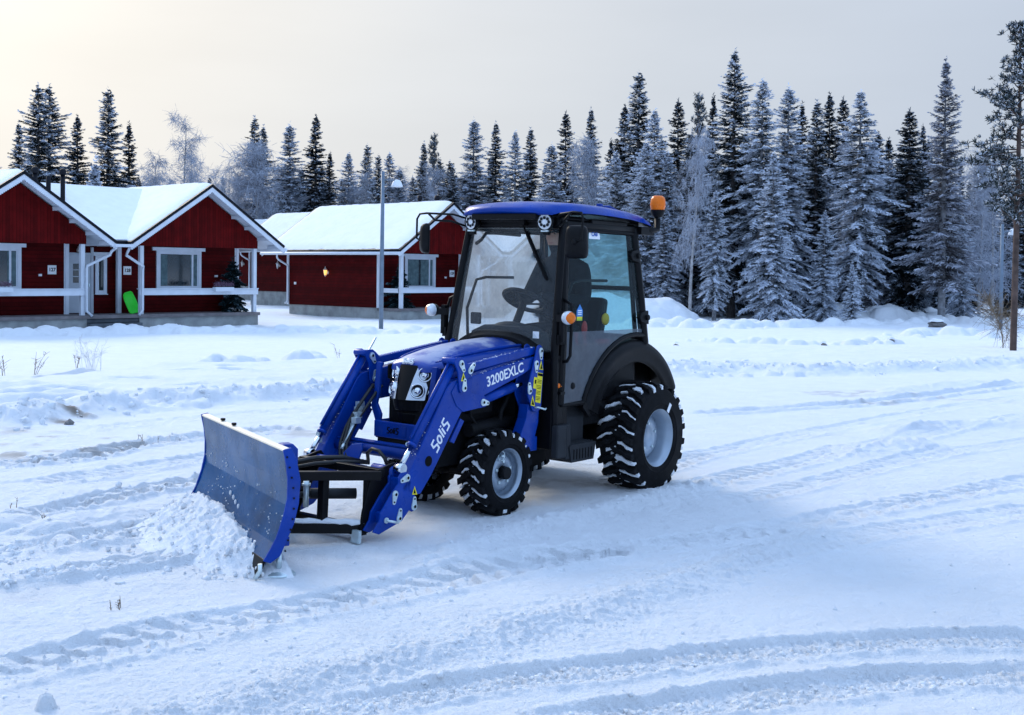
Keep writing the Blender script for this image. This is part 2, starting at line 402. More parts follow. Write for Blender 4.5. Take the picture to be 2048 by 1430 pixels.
def poly_dist(X, Y, pts):
    """distance to a polyline, arclength along it and signed side"""
    best = np.full(X.shape, 1e9); al = np.zeros(X.shape); sg = np.zeros(X.shape); s0 = 0
    for (x0, y0), (x1, y1) in zip(pts[:-1], pts[1:]):
        dx, dy = x1 - x0, y1 - y0; L = math.hypot(dx, dy)
        t = np.clip(((X - x0) * dx + (Y - y0) * dy) / (L * L), 0, 1)
        ex = X - x0 - t * dx; ey = Y - y0 - t * dy; d = np.hypot(ex, ey)
        cr = (dx * ey - dy * ex) / L
        m = d < best
        best = np.where(m, d, best); al = np.where(m, s0 + t * L, al); sg = np.where(m, np.sign(cr) * d, sg); s0 += L
    return best, al, sg
def catmull(pts, k=6):
    P = [Vector((a, b, 0)) for a, b in pts]; P = [P[0] * 2 - P[1]] + P + [P[-1] * 2 - P[-2]]; out = []
    for i in range(1, len(P) - 2):
        for j in range(k):
            t = j / k; a, b, c, d = P[i - 1:i + 3]
            q = .5 * (2 * b + (c - a) * t + (2 * a - 5 * b + 4 * c - d) * t * t + (3 * b - a - 3 * c + d) * t ** 3)
            out.append((q.x, q.y))
    out.append((P[-2].x, P[-2].y)); return out
def path(*px): return catmull([G(*q) for q in px], 4)
# tyre tracks: (path, half width, depth, lug pitch, lug height, rim height)
TRACKS = [
 (path((-160, 1378), (0, 1345), (130, 1315), (260, 1285), (400, 1256), (560, 1226), (720, 1195), (900, 1158), (1050, 1125), (1200, 1105)), .19, .045, .17, .055, .022),
 (path((1200, 1105), (1348, 1085), (1592, 1047), (1897, 990), (2060, 962)), .15, .018, .17, .024, .012),
 (path((560, 1445), (800, 1400), (950, 1370), (1200, 1340), (1500, 1305), (1800, 1284), (2070, 1280)), .135, .034, .05, .012, .012),
 (path((1000, 1465), (1100, 1447), (1350, 1415), (1600, 1382), (1850, 1357), (2070, 1352)), .135, .034, .05, .012, .012),
 (path((-60, 1052), (0, 1042), (150, 1015), (300, 985), (430, 962), (520, 945)), .16, .05, .13, .062, .022),
 (path((-60, 938), (0, 932), (150, 920), (270, 893), (420, 872), (560, 858)), .16, .05, .15, .062, .022),
 (path((-60, 1128), (0, 1118), (130, 1088), (300, 1066), (420, 1050)), .17, .03, .2, .03, .02),
 (path((-40, 1172), (150, 1148), (390, 1112), (470, 1105)), .12, .05, .3, .02, .03),
 (path((1290, 985), (1420, 968), (1600, 925), (1800, 880), (2060, 830)), .17, .02, .14, .02, .012),
 (path((1150, 980), (1300, 945), (1450, 900), (1700, 850), (2060, 790)), .15, .018, .14, .02, .01),
 (path((1400, 1010), (1560, 985), (1800, 925), (2060, 880)), .14, .014, .12, .016, .008),
 (path((1360, 830), (1600, 815), (1800, 800), (2060, 765)), .18, .03, .2, .02, .03),
 (path((100, 862), (260, 850), (420, 832), (640, 815)), .17, .02, .16, .025, .012),
 (path((-40, 985), (150, 960), (330, 930), (440, 915)), .2, .02, .1, .014, .012),
 (path((1150, 1180), (1400, 1138), (1700, 1075), (2060, 1020)), .16, .012, .1, .012, .01),
]
# snow berms: (path, half width, height)
BERMS = [
 (path((-120, 868), (0, 852), (80, 842), (200, 826), (330, 812), (430, 803), (540, 798), (660, 790), (800, 786)), .32, .13),
 (path((400, 781), (540, 772), (660, 766), (800, 760)), .3, .05),
 (path((1340, 752), (1450, 744), (1600, 748), (1750, 745), (1900, 740), (2080, 728)), .5, .14),
 (path((1770, 790), (1800, 783), (1900, 772), (2000, 766)), .3, .06),
 (path((1800, 866), (1880, 858), (2000, 852), (2080, 856)), .3, .07),
 (path((1700, 912), (1780, 906), (1860, 902)), .4, .045),
 (path((1730, 905), (1790, 898), (1840, 896)), .3, .05),
 (path((300, 1452), (500, 1410), (640, 1358), (800, 1318), (1000, 1270), (1200, 1215), (1400, 1150), (1650, 1070)), .16, .035),
 (path((140, 1050), (250, 1040), (330, 1030)), .22, .05),
 (path((90, 1100), (200, 1082), (300, 1068)), .14, .04),
 (path((20, 1170), (150, 1150), (390, 1112)), .13, .05),
 (path((860, 1125), (1000, 1072), (1120, 1040), (1300, 1000), (1420, 968)), .16, .035),
]
FIELD = [G(-200, 790), G(60, 768), G(180, 744), G(330, 737), G(450, 735), G(620, 728), G(800, 722), G(1000, 712), G(1340, 700), G(1500, 698), G(1700, 700), G(1900, 706), G(2200, 712)]
def lumps_list():
    out = []
    r = random.Random(3)
    def line(pts, n, r0, r1, jit, hz=.75):
        for _ in range(n):
            i = r.randrange(len(pts) - 1); t = r.random()
            (a, b), (c, d) = pts[i], pts[i + 1]; R = r0 + (r1 - r0) * r.random() ** 2
            out.append((a + (c - a) * t + r.gauss(0, jit), b + (d - b) * t + r.gauss(0, jit), R, R * hz * r.uniform(.7, 1.1)))
    line([G(-100, 672), G(100, 668), G(260, 664), G(420, 666), G(560, 664), G(720, 668), G(930, 664)], 260, .12, .5, .4, .7)
    line([G(1290, 652), G(1500, 654), G(1700, 648), G(1900, 646), G(2060, 648)], 230, .12, .6, .5, .8)
    line([G(1640, 641), G(1900, 638)], 45, .35, 1.0, .5, 1.0)
    line([G(1330, 684), G(1500, 686), G(1640, 690), G(1800, 686)], 34, .1, .42, .3)
    line([G(1810, 675), G(1900, 668), G(1990, 676)], 20, .2, .6, .5)
    line([G(370, 728), G(470, 724), G(560, 722), G(640, 718)], 12, .18, .4, .12, .7)
    line([G(0, 850), G(200, 828), G(400, 805), G(660, 792)], 70, .06, .2, .22, .7)
    line([G(1340, 752), G(1600, 748), G(2060, 733)], 90, .06, .22, .25, .6)
    line([G(0, 790), G(60, 780), G(160, 778)], 16, .12, .4, .3, .5)
    line([G(-50, 1080), G(120, 1060), G(260, 1050)], 9, .04, .13, .25, .6)
    out.append((*G(92, 1412), .04, .06)); out.append((*G(110, 1062), .2, .1)); out.append((*G(10, 1052), .2, .09))
    # the ploughed heap behind the tractor
    c = G(1290, 640)
    for dx, dy, R, h in ((0, 0, 2.4, 1.35), (-2.2, .6, 2.6, 1.5), (.8, -.3, 1.3, .85), (-4.2, .5, 2.2, 1.2), (1.3, .6, .8, .9), (-1, -1, 1.4, .8)):
        out.append((c[0] + dx, c[1] + dy, R, h))
    return out
LUMPS = lumps_list()
FOOT = [(G(265, 770), .32, .12), (G(380, 752), .3, .1), (G(390, 788), .25, .1), (G(475, 754), .28, .1), (G(290, 815), .3, .08), (G(130, 790), .3, .1), (G(90, 800), .3, .1), (G(60, 820), .35, .1), (G(160, 800), .25, .08), (G(470, 742), .22, .08), (G(20, 805), .3, .1), (G(120, 815), .25, .1)]
def ground_height(X, Y):
    z = base_z(Y)
    near = smooth(16, 6, Y)
    # trampled and driven snow
    z = z + .016 * fbm(X, Y, .5, 3) * smooth(1, 8, Y) + .009 * fbm((X * .85 + Y * .52) * .35, (Y * .85 - X * .52) * 2.6, 1.6, 5, .6)
    z = z + .0035 * near * fbm(X, Y, 9., 3) + .05 * smooth(12, 30, Y) * fbm(X, Y, .35, 4)
    # scraped lane
    fx = np.array([p[0] for p in FIELD]); fy = np.array([p[1] for p in FIELD]); o = np.argsort(fx)
    edge = np.interp(X, fx[o], fy[o])
    bx = np.array([p[0] for p in BERMS[0][0]] + [p[0] for p in BERMS[2][0]]); by = np.array([p[1] for p in BERMS[0][0]] + [p[1] for p in BERMS[2][0]]); o = np.argsort(bx)
    front = np.interp(X, bx[o], by[o])
    fld = smooth(-.1, .5, Y - front) * smooth(.5, -.25, Y - edge)
    z = z + fld * (.10 + .05 * fbm(X, Y, .7, 3) + .02 * fbm(X, Y, 3., 3))
    calm = 1 - fld
    for pth, hw, h in BERMS:
        d, al, sg = poly_dist(X, Y, pth)
        L = max(al.max(), .1)
        w = hw * (1 + .35 * fbm(al, al * 0 + 3.1, 1.7, 3))
        prof = np.exp(-(d / w) ** 2 * 1.6)
        z = z + h * prof * (1 + .45 * fbm(X, Y, 2.6, 4, billow=True) + .25 * fbm(X, Y, 9, 3, billow=True))
    for pth, hw, dep, pitch, lug, rim in TRACKS:
        d, al, sg = poly_dist(X, Y, pth)
        m = d < hw * 2.6
        if not m.any(): continue
        dm, am, sm, xm, ym = d[m], al[m], sg[m], X[m], Y[m]
        wob = hw * (1 + .12 * fbm(am, am * 0, 3., 3))
        ins = smooth(wob * 1.08, wob * .82, dm)
        fade = smooth(0, .6, am) * (1 - .35 * smooth(-.2, .6, fbm(xm, ym, .8, 2)))
        ph = am / pitch + np.abs(sm) / hw * .55 + np.where(sm > 0, .5, 0) + .10 * fbm(xm, ym, 4, 2)
        tri = np.abs((ph % 1) - .5) * 2
        lugs = smooth(.42, .54, tri) * smooth(.10, .18, dm / wob) * smooth(1.02, .90, dm / wob)
        rough = .12 * lug * fbm(xm, ym, 22, 3, billow=True)
        dz = ins * (-dep + lug * lugs * (.75 + .75 * fbm(xm, ym, 4.5, 3)) + rough)
        dz = dz + rim * np.exp(-((dm - wob * 1.18) / (wob * .22)) ** 2) * (1 + .9 * fbm(xm, ym, 7, 3, billow=True))
        z[m] = z[m] + dz * fade
    for (fx_, fy_), R, dep in FOOT:
        r = np.hypot((X - fx_) * .8, Y - fy_) / R
        z = z - dep * np.exp(-r ** 4) + .03 * np.exp(-((r - 1.25) / .3) ** 2)
    # broken crusts and grain thrown up beside the lanes
    gr = 0
    for pth, hw, h in BERMS[7:8] + BERMS[-1:]:
        d, al, sg = poly_dist(X, Y, pth); gr = np.maximum(gr, np.exp(-(d / .3) ** 2))
    for pth, hw, dep, pitch, lug, rim in TRACKS[1:4]:
        d, al, sg = poly_dist(X, Y, pth); gr = np.maximum(gr, .8 * np.exp(-(d / (hw * 1.3)) ** 4))
    z = z + near * (.0045 + .016 * gr) * fbm(X, Y, 14., 4, .68, True) + near * .006 * fbm(X, Y, 30., 3, .7) * smooth(-.4, .5, fbm(X, Y, .9, 3))
    z = z + smooth(5.5, 9, Y) * smooth(34, 16, Y) * (.5 + .5 * smooth(1.5, -3, X)) * (1 - .55 * fld) * (.022 * fbm(X, Y, 2.3, 5, .55, True) * smooth(-.3, .5, fbm(X, Y, .6, 3)) + .008 * fbm(X, Y, 7, 4, .6, True))
    zl = np.full(X.shape, -9.)
    for lx, ly, R, h in LUMPS:
        k = (np.abs(X - lx) < R * 1.4) & (np.abs(Y - ly) < R * 1.4)
        if not k.any(): continue
        dx = X[k] - lx; dy = Y[k] - ly
        r2 = (dx * dx + dy * dy) / (R * R) * (1 + .5 * fbm(X[k] + lx, Y[k], 1.3 / R, 3))
        b = base_z(Y[k]) + h * (np.sqrt(np.clip(1 - r2 * .98, 0, 1)) ** 1.2 + .16 * fbm(X[k], Y[k], 2.2 / R, 3) - .15)
        zl[k] = np.maximum(zl[k], np.where(r2 < 1, b, -9))
    z = np.where(zl > z, zl, z)
    return z
DIRTY = [(G(-10, 883), .7, .8), (G(60, 868), .5, .5), (G(10, 912), .6, .6), (G(200, 905), .5, .5), (G(260, 893), .45, .5), (G(290, 898), .3, .6), (G(150, 838), .25, .9), (G(130, 848), .2, .9), (G(790, 720), .2, 0), (G(240, 878), .25, .8),
 (G(600, 864), .8, .35), (G(650, 858), .5, .4), (G(1710, 787), .9, .4), (G(1740, 806), .5, .5), (G(1900, 800), .8, .25), (G(1640, 870), .5, .12), (G(1000, 980), 1.1, .22), (G(1120, 965), .9, .30), (G(900, 985), .8, .15), (G(80, 1180), .5, .06)]
def build_ground():
    az = np.radians(np.concatenate([-np.linspace(62, 26.5, 56)[:-1], np.linspace(-26.5, 26.5, 600), np.linspace(26.5, 62, 56)[1:]])); naz = len(az); r = np.concatenate([3.4 * (12 / 3.4) ** np.linspace(0, 1, 880)[:-1], 12 * (80 / 12) ** np.linspace(0, 1, 520)]); nr = len(r)
    A, Rr = np.meshgrid(az, r); X = Rr * np.sin(A); Y = Rr * np.cos(A)
    Z = ground_height(X, Y)
    ed = smooth(61, 50, np.degrees(np.abs(A))) * smooth(3.4, 3.9, Rr)
    Z = Z * ed + (base_z(Y) - .03) * (1 - ed)
    D = np.zeros(X.shape)
    for (dx, dy), R, a in DIRTY:
        q = np.hypot(X - dx, (Y - dy) * 1.5) / R
        D = np.maximum(D, a * smooth(1.15, .1, q + .55 * fbm(X, Y, 2.2, 4)) * smooth(-.25, .35, fbm(X, Y, 5., 4)))
    V = np.stack([X, Y, Z], -1).reshape(-1, 3)
    i = np.arange(nr - 1)[:, None] * naz + np.arange(naz - 1)[None]
    F = np.stack([i, i + 1, i + naz + 1, i + naz], -1).reshape(-1, 4)
    # the rest of the plain, out to the horizon
    g = np.concatenate([-np.geomspace(1500, 4, 26), np.linspace(-3, 3, 5), np.geomspace(4, 1500, 26)])
    gx, gy = np.meshgrid(g, g + 10); inside = (np.abs(np.arctan2(gx, gy)) < rad(58)) & (np.hypot(gx, gy) < 76) & (np.hypot(gx, gy) > 3.6)
    gz = base_z(gy) - .02 - np.where(np.hypot(gx, gy) < 100, .35 * inside, 0)
    V2 = np.stack([gx, gy, gz], -1).reshape(-1, 3); n = len(g)
    j = np.arange(n - 1)[:, None] * n + np.arange(n - 1)[None]
    F2 = np.stack([j, j + 1, j + n + 1, j + n], -1).reshape(-1, 4) + len(V)
    o = raw_mesh('snow_ground', np.concatenate([V, V2]), np.concatenate([F, F2]), M_snow, True, None, {'dirt': np.concatenate([D.ravel(), np.zeros(len(V2))])})
    o['kind'] = 'structure'
    return o
build_ground()

def chunks(name, spots, seed, m, zs=None):
    """irregular little lumps of snow lying on the ground; spots = (x, y, radius)"""
    g = np.random.default_rng(seed); P = np.array(spots); n = len(P)
    zz = ground_height(P[:, 0], P[:, 1]) if zs is None else np.array(zs)
    ico = bmesh.new(); bmesh.ops.create_icosphere(ico, subdivisions=1, radius=1.); B = np.array([v.co[:] for v in ico.verts]); FB = np.array([[v.index for v in f.verts] for f in ico.faces]); ico.free()
    k = len(B); V = B[None] * (1 + g.normal(0, .22, (n, k, 1))) * (P[:, 2][:, None, None]) * g.uniform(.6, 1.3, (n, 1, 3))
    V = V + np.stack([P[:, 0], P[:, 1], zz + P[:, 2] * -.1], -1)[:, None]
    F = (FB[None] + (np.arange(n) * k)[:, None, None]).reshape(-1, 3)
    o = raw_mesh(name, V.reshape(-1, 3), F, m, True); o['kind'] = 'stuff'
def crumb_spots():
    r = random.Random(12); out = []
    def along(pts, n, jit, r0, r1):
        for _ in range(n):
            i = r.randrange(len(pts) - 1); t = r.random(); (a, b), (c, d) = pts[i], pts[i + 1]
            out.append((a + (c - a) * t + r.gauss(0, jit), b + (d - b) * t + r.gauss(0, jit), r0 + (r1 - r0) * r.random() ** 4))
    along(TRACKS[0][0], 420, .16, .003, .02); along(TRACKS[2][0], 1500, .06, .003, .016); along(TRACKS[3][0], 1300, .06, .003, .016)
    along(BERMS[7][0], 800, .14, .003, .014); along(BERMS[-1][0], 300, .14, .003, .014); along(BERMS[10][0], 300, .1, .005, .03); along(TRACKS[5][0], 250, .15, .006, .03); along(TRACKS[4][0], 300, .15, .005, .025); along(TRACKS[6][0], 400, .16, .005, .03); along(BERMS[0][0], 260, .25, .01, .07); along(BERMS[2][0], 240, .3, .01, .08)
    for _ in range(500): out.append((*G(r.uniform(0, 2048), r.uniform(960, 1430)), .003 + .010 * r.random() ** 3))
    return out
chunks('snow_crumbs', crumb_spots(), 5, M_heap)

# ------------------------------------------------------------------ the tractor
def strokes(mb, lines, w, fn, t0, t1, mat=0):
    """letters drawn as mitred ribbons in a plane; fn(u, v, depth) -> point"""
    for ln, closed in lines:
        P = [Vector((a, b)) for a, b in ln]; n = len(P); L = []; R = []
        for i in range(n):
            a = P[i - 1] if (closed or i) else None; c = P[(i + 1) % n] if (closed or i < n - 1) else None
            d1 = (P[i] - a).normalized() if a is not None else None
            d2 = (c - P[i]).normalized() if c is not None else None
            d1 = d1 or d2; d2 = d2 or d1
            n1 = Vector((-d1.y, d1.x)); n2 = Vector((-d2.y, d2.x)); m = (n1 + n2)
            m = n1 if m.length < .2 else m.normalized(); k = w / 2 / max(.45, m.dot(n1))
            L.append(P[i] + m * k); R.append(P[i] - m * k)
        for i in range(n if closed else n - 1):
            j = (i + 1) % n
            mb.prism([L[i], L[j], R[j], R[i]], fn, t0, t1, mat)
def brand_letters(h=1.0):
    s = .18 * h
    def S(x): return [((x + .62, 1), (x + .16, 1), (x + .06, .62), (x + .52, .40), (x + .42, 0), (x - .08, 0))]
    def sl(x, y): return (x + .20 * y, y)
    L = []
    for ln in S(0): L.append(([(a * h, b * h) for a, b in ln], False))
    o = [(1.0 + .24 * math.cos(g), .38 + .34 * math.sin(g)) for g in np.linspace(0, 2 * math.pi, 15)[:-1]]
    L.append(([((a + .2 * (b - .4)) * h, b * h) for a, b in o], True))
    L.append(([(1.44 * h, 0.0 * h), (1.64 * h, 1.02 * h)], False))
    L.append(([(1.74 * h, 0.0 * h), (1.88 * h, .72 * h)], False))
    L.append(([(1.91 * h, .88 * h), (1.935 * h, 1.02 * h)], False))
    for ln in S(2.12): L.append(([(a * h, b * h) for a, b in ln], False))
    return L
def text_mesh(name, body, size, m, parent, mtx, ext=.001, off=0.):
    cu = bpy.data.curves.new(name, 'FONT'); cu.body = body; cu.size = size; cu.extrude = ext; cu.offset = off
    cu.align_x = 'CENTER'; cu.align_y = 'CENTER'; cu.resolution_u = 3
    t = bpy.data.objects.new('tmp_text', cu); COL.objects.link(t)
    dg = bpy.context.evaluated_depsgraph_get(); me = bpy.data.meshes.new_from_object(t.evaluated_get(dg))
    bpy.data.objects.remove(t); me.materials.clear(); me.materials.append(m)
    o = bpy.data.objects.new(name, me); COL.objects.link(o)
    if parent is not None: o.parent = parent
    o.matrix_local = mtx
    return o
def frame(o, x, y):
    x = Vector(x).normalized(); y = Vector(y); y = (y - x * y.dot(x)).normalized(); z = x.cross(y); o = Vector(o)
    return Matrix(((x.x, y.x, z.x, o.x), (x.y, y.y, z.y, o.y), (x.z, y.z, z.z, o.z), (0, 0, 0, 1)))

TR = empty('tractor')
hx = Vector((-.60555, -.79578, .00608)); hy = Vector((.79562, -.60556, -.01690)); hz = hx.cross(hy)
TR.matrix_world = Matrix(((hx.x, hy.x, hz.x, .54805), (hx.y, hy.y, hz.y, 9.75788), (hx.z, hy.z, hz.z, -.0195), (0, 0, 0, 1)))
tag(TR, 'blue compact tractor with glazed cab, front loader arms and a snow plough blade', 'tractor')
def part(mb, name, mats, parent=TR, bevel=0, label=None, **k):
    o = mb.build(name, mats, parent, bevel, **k)
    if label: o['label'] = label
    return o

# --- wheels
def lug_path(side, W, yo):
    """centre line of a bar lug: (axial offset from tyre middle, angle offset in metres along the tread)"""
    return [(side * W * .50, -.030), (side * W * .36, -.012), (side * W * .22, .020), (side * W * .10, .026), (side * W * -.06, .052)]
def make_wheel(x, yo, zc, R, W, side, rim_r, rear):
    ym = yo - side * W / 2
    w = MB()
    org = (x, ym, zc); ax = (0, side, 0); Rc = R - .028
    # hub disc (the wheel body)
    d = .10 if rear else .045
    hub = [(0, W * .5 - d - .01), (rim_r * .30, W * .5 - d - .01), (rim_r * .32, W * .5 - d), (rim_r * .62, W * .5 - d), (rim_r * .72, W * .5 - d - .03), (rim_r * .86, W * .5 - d - .045), (rim_r * .90, W * .5 - d - .05)]
    w.lathe(hub, org, ax, 40, mat=0)
    for k in range(5):
        g = 2 * math.pi * k / 5 + .3; c = Vector((x + math.cos(g) * rim_r * .44, ym + side * (W * .5 - d), zc + math.sin(g) * rim_r * .44))
        w.cyl(c, c + Vector((0, side * .012, 0)), .011, n=6, mat=1)
    if not rear:
        c = Vector((x, ym + side * (W * .5 - d - .005), zc)); w.cyl(c, c + Vector((0, side * .05, 0)), rim_r * .26, rim_r * .24, n=20, mat=2)
    o = part(w, 'wheel', [M_rim, M_zinc, M_black])
    # rim
    r = MB(); h = W * .5
    prof = [(rim_r * .86, h - d - .06), (rim_r * .84, h - d - .02), (rim_r * .88, h - d + .01), (rim_r * .87, h - .035), (rim_r * .93, h - .03), (rim_r * .94, h - .006), (rim_r * 1.0, h - .002), (rim_r * 1.035, h + .004), (rim_r * 1.045, h - .004), (rim_r * 1.02, h - .02), (rim_r * .98, h - .06)]
    r.lathe(prof, org, ax, 56)
    r.build('rim', M_rim, o)
    v = MB(); g = rad(-20 if rear else 75); c = Vector((x + math.cos(g) * rim_r * .70, ym + side * (h - d + .0), zc + math.sin(g) * rim_r * .70))
    v.cyl(c, c + Vector((0, side * .03, 0)), .012, .008, 8)
    v.tube([c + Vector((math.cos(a) * .034, side * .012, math.sin(a) * .034)) for a in np.linspace(0, 2 * math.pi, 16)[:-1]], .004, 5, 0, True)
    v.build('valve_guard', M_zinc, o)
    # tyre carcass
    t = MB()
    prof = [(rim_r * .97, h - .004), (rim_r * 1.02, h + .008), (rim_r * 1.12, h + .006), (rim_r * 1.13, h + .013), (rim_r * 1.17, h + .013), (rim_r * 1.19, h + .008), (Rc * .90, h + .008), (Rc * .955, h - .004), (Rc * .99, h - .03), (Rc, h - .06), (Rc, -h + .06), (Rc * .985, -h + .03), (Rc * .9, -h), (rim_r * 1.15, -h), (rim_r, -h + .02)]
    t.lathe(prof, org, ax, 64, mat=0)
    nl = 21 if rear else 19
    def cp(ang, y, rr): return (x + math.cos(ang) * rr, ym + y, zc + math.sin(ang) * rr)
    def block(a0, s, pts, hw, r0, r1, mbq, mt):
        vs = []
        for (y, c), wd in zip(pts, hw):
            yc = y; drop = max(0, abs(y) - W * .40) * .38
            for rr, sg in ((r0, -1), (r1, -1), (r1, 1), (r0, 1)):
                k = .80 if rr == r1 else 1.
                vs.append(cp(a0 + (c + sg * wd * k) / R, yc, rr - drop - (0 if rr == r1 else .02)))
        n = len(pts); fs = []
        for i in range(n - 1):
            b = i * 4
            for q in range(4): fs.append((b + q, b + (q + 1) % 4, b + 4 + (q + 1) % 4, b + 4 + q))
        fs += [(0, 1, 2, 3), tuple(4 * (n - 1) + q for q in range(4))]
        mbq.add(vs, fs, mt)
    for i in range(nl):
        for s in (-1, 1):
            a0 = 2 * math.pi * (i + (.25 if s > 0 else -.25)) / nl
            block(a0, s, lug_path(s, W, yo), [.030, .027, .024, .022, .016], Rc - .004, R, t, 0)
    t.build('tyre', M_rubber, o, .004, seg=1)
    # snow packed between the lugs
    p = MB(); rr_ = random.Random(int(R * 1000) + side)
    for i in range(nl):
        for s in (-1, 1):
            a0 = 2 * math.pi * (i + .5 + (.25 if s > 0 else -.25)) / nl
            full = lug_path(s, W, yo)
            P = [(y + rr_.uniform(-.006, .006), c + rr_.uniform(-.004, .004)) for y, c in full]
            sc_ = rr_.choice((.55, .8, 1., 1.15, 1.3)); wd = [q * sc_ for q in (rr_.uniform(.008, .022), rr_.uniform(.012, .027), rr_.uniform(.012, .027), rr_.uniform(.008, .024), rr_.uniform(.003, .014))]
            u_ = rr_.random()
            if u_ < .25: P, wd = P[1:], wd[1:]
            elif u_ < .4: P, wd = P[:-1], wd[:-1]
            elif u_ < .46: P, wd = P[2:], wd[2:]
            Q = []; WQ = []
            for (a, b), (c, d2), w0, w1 in zip(P[:-1], P[1:], wd[:-1], wd[1:]):
                for t_ in (0, .5):
                    Q.append((a + (c - a) * t_, b + (d2 - b) * t_ + rr_.uniform(-.004, .004))); WQ.append((w0 + (w1 - w0) * t_) * rr_.uniform(.7, 1.25))
            Q.append(P[-1]); WQ.append(wd[-1])
            block(a0, s, Q, WQ, Rc - .004, Rc + rr_.uniform(.008, .016), p, 0)
    p.build('packed_snow', M_heap, o, .004, seg=1)
    if rear and side > 0:
        q = MB(); g0 = rad(118)
        q.box((x + math.cos(g0) * rim_r * 1.10, yo + .016, zc + math.sin(g0) * rim_r * 1.10), (.035, .002, .075), 0, Matrix.Rotation(rad(-35), 3, 'Y'))
        q.build('paper_tag', M_decal, o)
    return o
for s in (1, -1):
    make_wheel(1.538, s * .4536, .301, .301, .215, s, .178, False)
    make_wheel(0, s * .751, .43, .43, .315, s, .232, True)

# --- chassis, engine, axle
m = MB(); m.b2((-.3, -.20, .36), (1.98, .20, .62)); m.b2((1.12, -.19, .6), (2.06, .19, .96)); m.b2((-.15, -.4, .34), (.15, .4, .52))
m.b2((.1, -.44, .55), (1.0, .44, .78)); m.b2((1.95, -.17, .45), (2.19, .17, .60))
m.cyl((1.25, .24, .62), (1.75, .26, .60), .05); m.cyl((1.3, -.24, .66), (1.7, -.24, .66), .06); m.tube([(1.2, .25, .9), (1.4, .27, .7), (1.42, .27, .45), (1.3, .25, .4)], .02); m.tube([(1.7, .24, .85), (1.75, .28, .7), (1.6, .28, .55)], .012)
m.b2((1.45, -.24, .70), (1.70, .235, .86))
part(m, 'chassis', M_dark, bevel=.015)
m = MB(); m.cyl((1.538, -.34, .30), (1.538, .34, .30), .055); m.box((1.538, 0, .32), (.16, .5, .14)); m.cyl((1.538, .22, .22), (1.538, .22, .42), .05); m.cyl((1.538, -.22, .22), (1.538, -.22, .42), .05); m.bar((1.66, -.3, .3), (1.66, .3, .3), .04, .04)
m.tube([(2.0, 0, .42), (1.7, 0, .3), (.2, 0, .4)], .04)
part(m, 'front_axle', M_dark, bevel=.01)

# --- bonnet
stations = [(2.075, .150, 1.045, .030, .012), (2.06, .176, 1.066, .04, .02), (2.01, .212, 1.092, .055, .035), (1.92, .240, 1.120, .07, .05), (1.78, .262, 1.150, .085, .062), (1.6, .278, 1.176, .11, .07), (1.4, .290, 1.195, .16, .075), (1.22, .298, 1.204, .19, .075), (1.10, .300, 1.206, .20, .075)]
rows = []
for x, hw, zt, dz, cr in stations:
    row = []
    for t in np.linspace(-1, 1, 23):
        a = abs(t); sgn = 1 if t > 0 else -1
        if a < .72:
            u = a / .72; y = hw * .93 * u; z = zt - cr * u ** 2.2
        else:
            u = (a - .72) / .28; y = hw * (.93 + .07 * math.sin(u * math.pi / 2)); z = zt - cr - (dz) * u ** 1.3
        row.append((x, sgn * y, z))
    rows.append(row)
m = MB(); m.grid(rows); n0 = len(rows[0])
m.add(rows[0], [tuple(range(n0))]); m.add(rows[-1], [tuple(range(n0))])
BON = part(m, 'bonnet', M_bluepale)
# raised swage along each bonnet shoulder
m = MB()
for s in (1, -1): m.tube([(x - .01, s * hw * .80, zt - cr * .62 + .001) for x, hw, zt, dz, cr in stations[2:]], [.004, .009, .012, .013, .013, .012, .010], 8)
m.build('swage_line', M_blue, BON)
m = MB(); strokes(m, brand_letters(.034), .0065, lambda u, v, w: (2.082 - v * .55 + w * .6, -.055 + u, 1.056 + v * .75 + w), -.004, .007)
m.build('badge_lettering', M_decal, BON)
# bonnet side panels and louvres
m = MB()
for s in (1, -1): m.xz([(2.03, .93), (2.03, 1.03), (1.9, 1.05), (1.6, 1.065), (1.14, 1.02), (1.14, .95)], s * .225, s * .245)
part(m, 'bonnet_side', M_black, bevel=.01)
# nose: black grille, chrome lamp panels, four round lamps
def nx(z): return 2.072 + (1.045 - z) * .34      # nose surface leans forward towards the bottom
m = MB()
rows = [[(nx(z) + .012 * (1 - (t * 1.0) ** 2), t * (.082 - (1.045 - z) * .15), z) for t in np.linspace(-1, 1, 9)] for z in np.linspace(1.046, .815, 8)]
m.grid(rows)
m.grid([[(nx(z) - .06, t * .17, z) for t in (-1, 1)] for z in (1.04, .83)])
part(m, 'grille', M_blackm)
for s in (1, -1):
    m = MB()
    def q(z, y): return (nx(z) + .006 - max(0, abs(y) - .07) * .75, y, z)
    rows = []
    for z in np.linspace(1.043, .818, 10):
        yi = .082 - (1.045 - z) * .15; yo_ = .185 - max(0, .93 - z) * .25
        rows.append([q(z, s * (yi + (yo_ - yi) * t)) for t in np.linspace(0, 1, 8)])
    m.grid(rows)
    rows = []
    for z in np.linspace(1.035, .93, 4): rows.append([(nx(z) - .08, s * .185, z), (nx(z) - .16, s * .235, z + .004), (nx(z) - .30, s * .25, z + .010 - (z - .98) * .6)])
    m.grid(rows)
    pan = part(m, 'headlight_panel', M_silver)
    for z, y in ((.985, .128), (.878, .108)):
        c = Vector((nx(z) + .002 - max(0, y - .07) * .75, s * y, z)); d = Vector((1, s * .60, .22)).normalized()
        l = MB(); l.lathe([(.050, -.02), (.051, .016), (.047, .024), (.042, .022), (.040, .008)], c, d, 28, mat=0)
        l.lathe([(.041, .009), (.034, .006), (.026, .004), (.0, .003)], c, d, 24, mat=1)
        l.lathe([(.027, .004), (.026, .014), (.018, .022), (0, .025)], c, d, 20, mat=2)
        l.build('headlight', [M_chrome, M_black, M_chrome], pan)
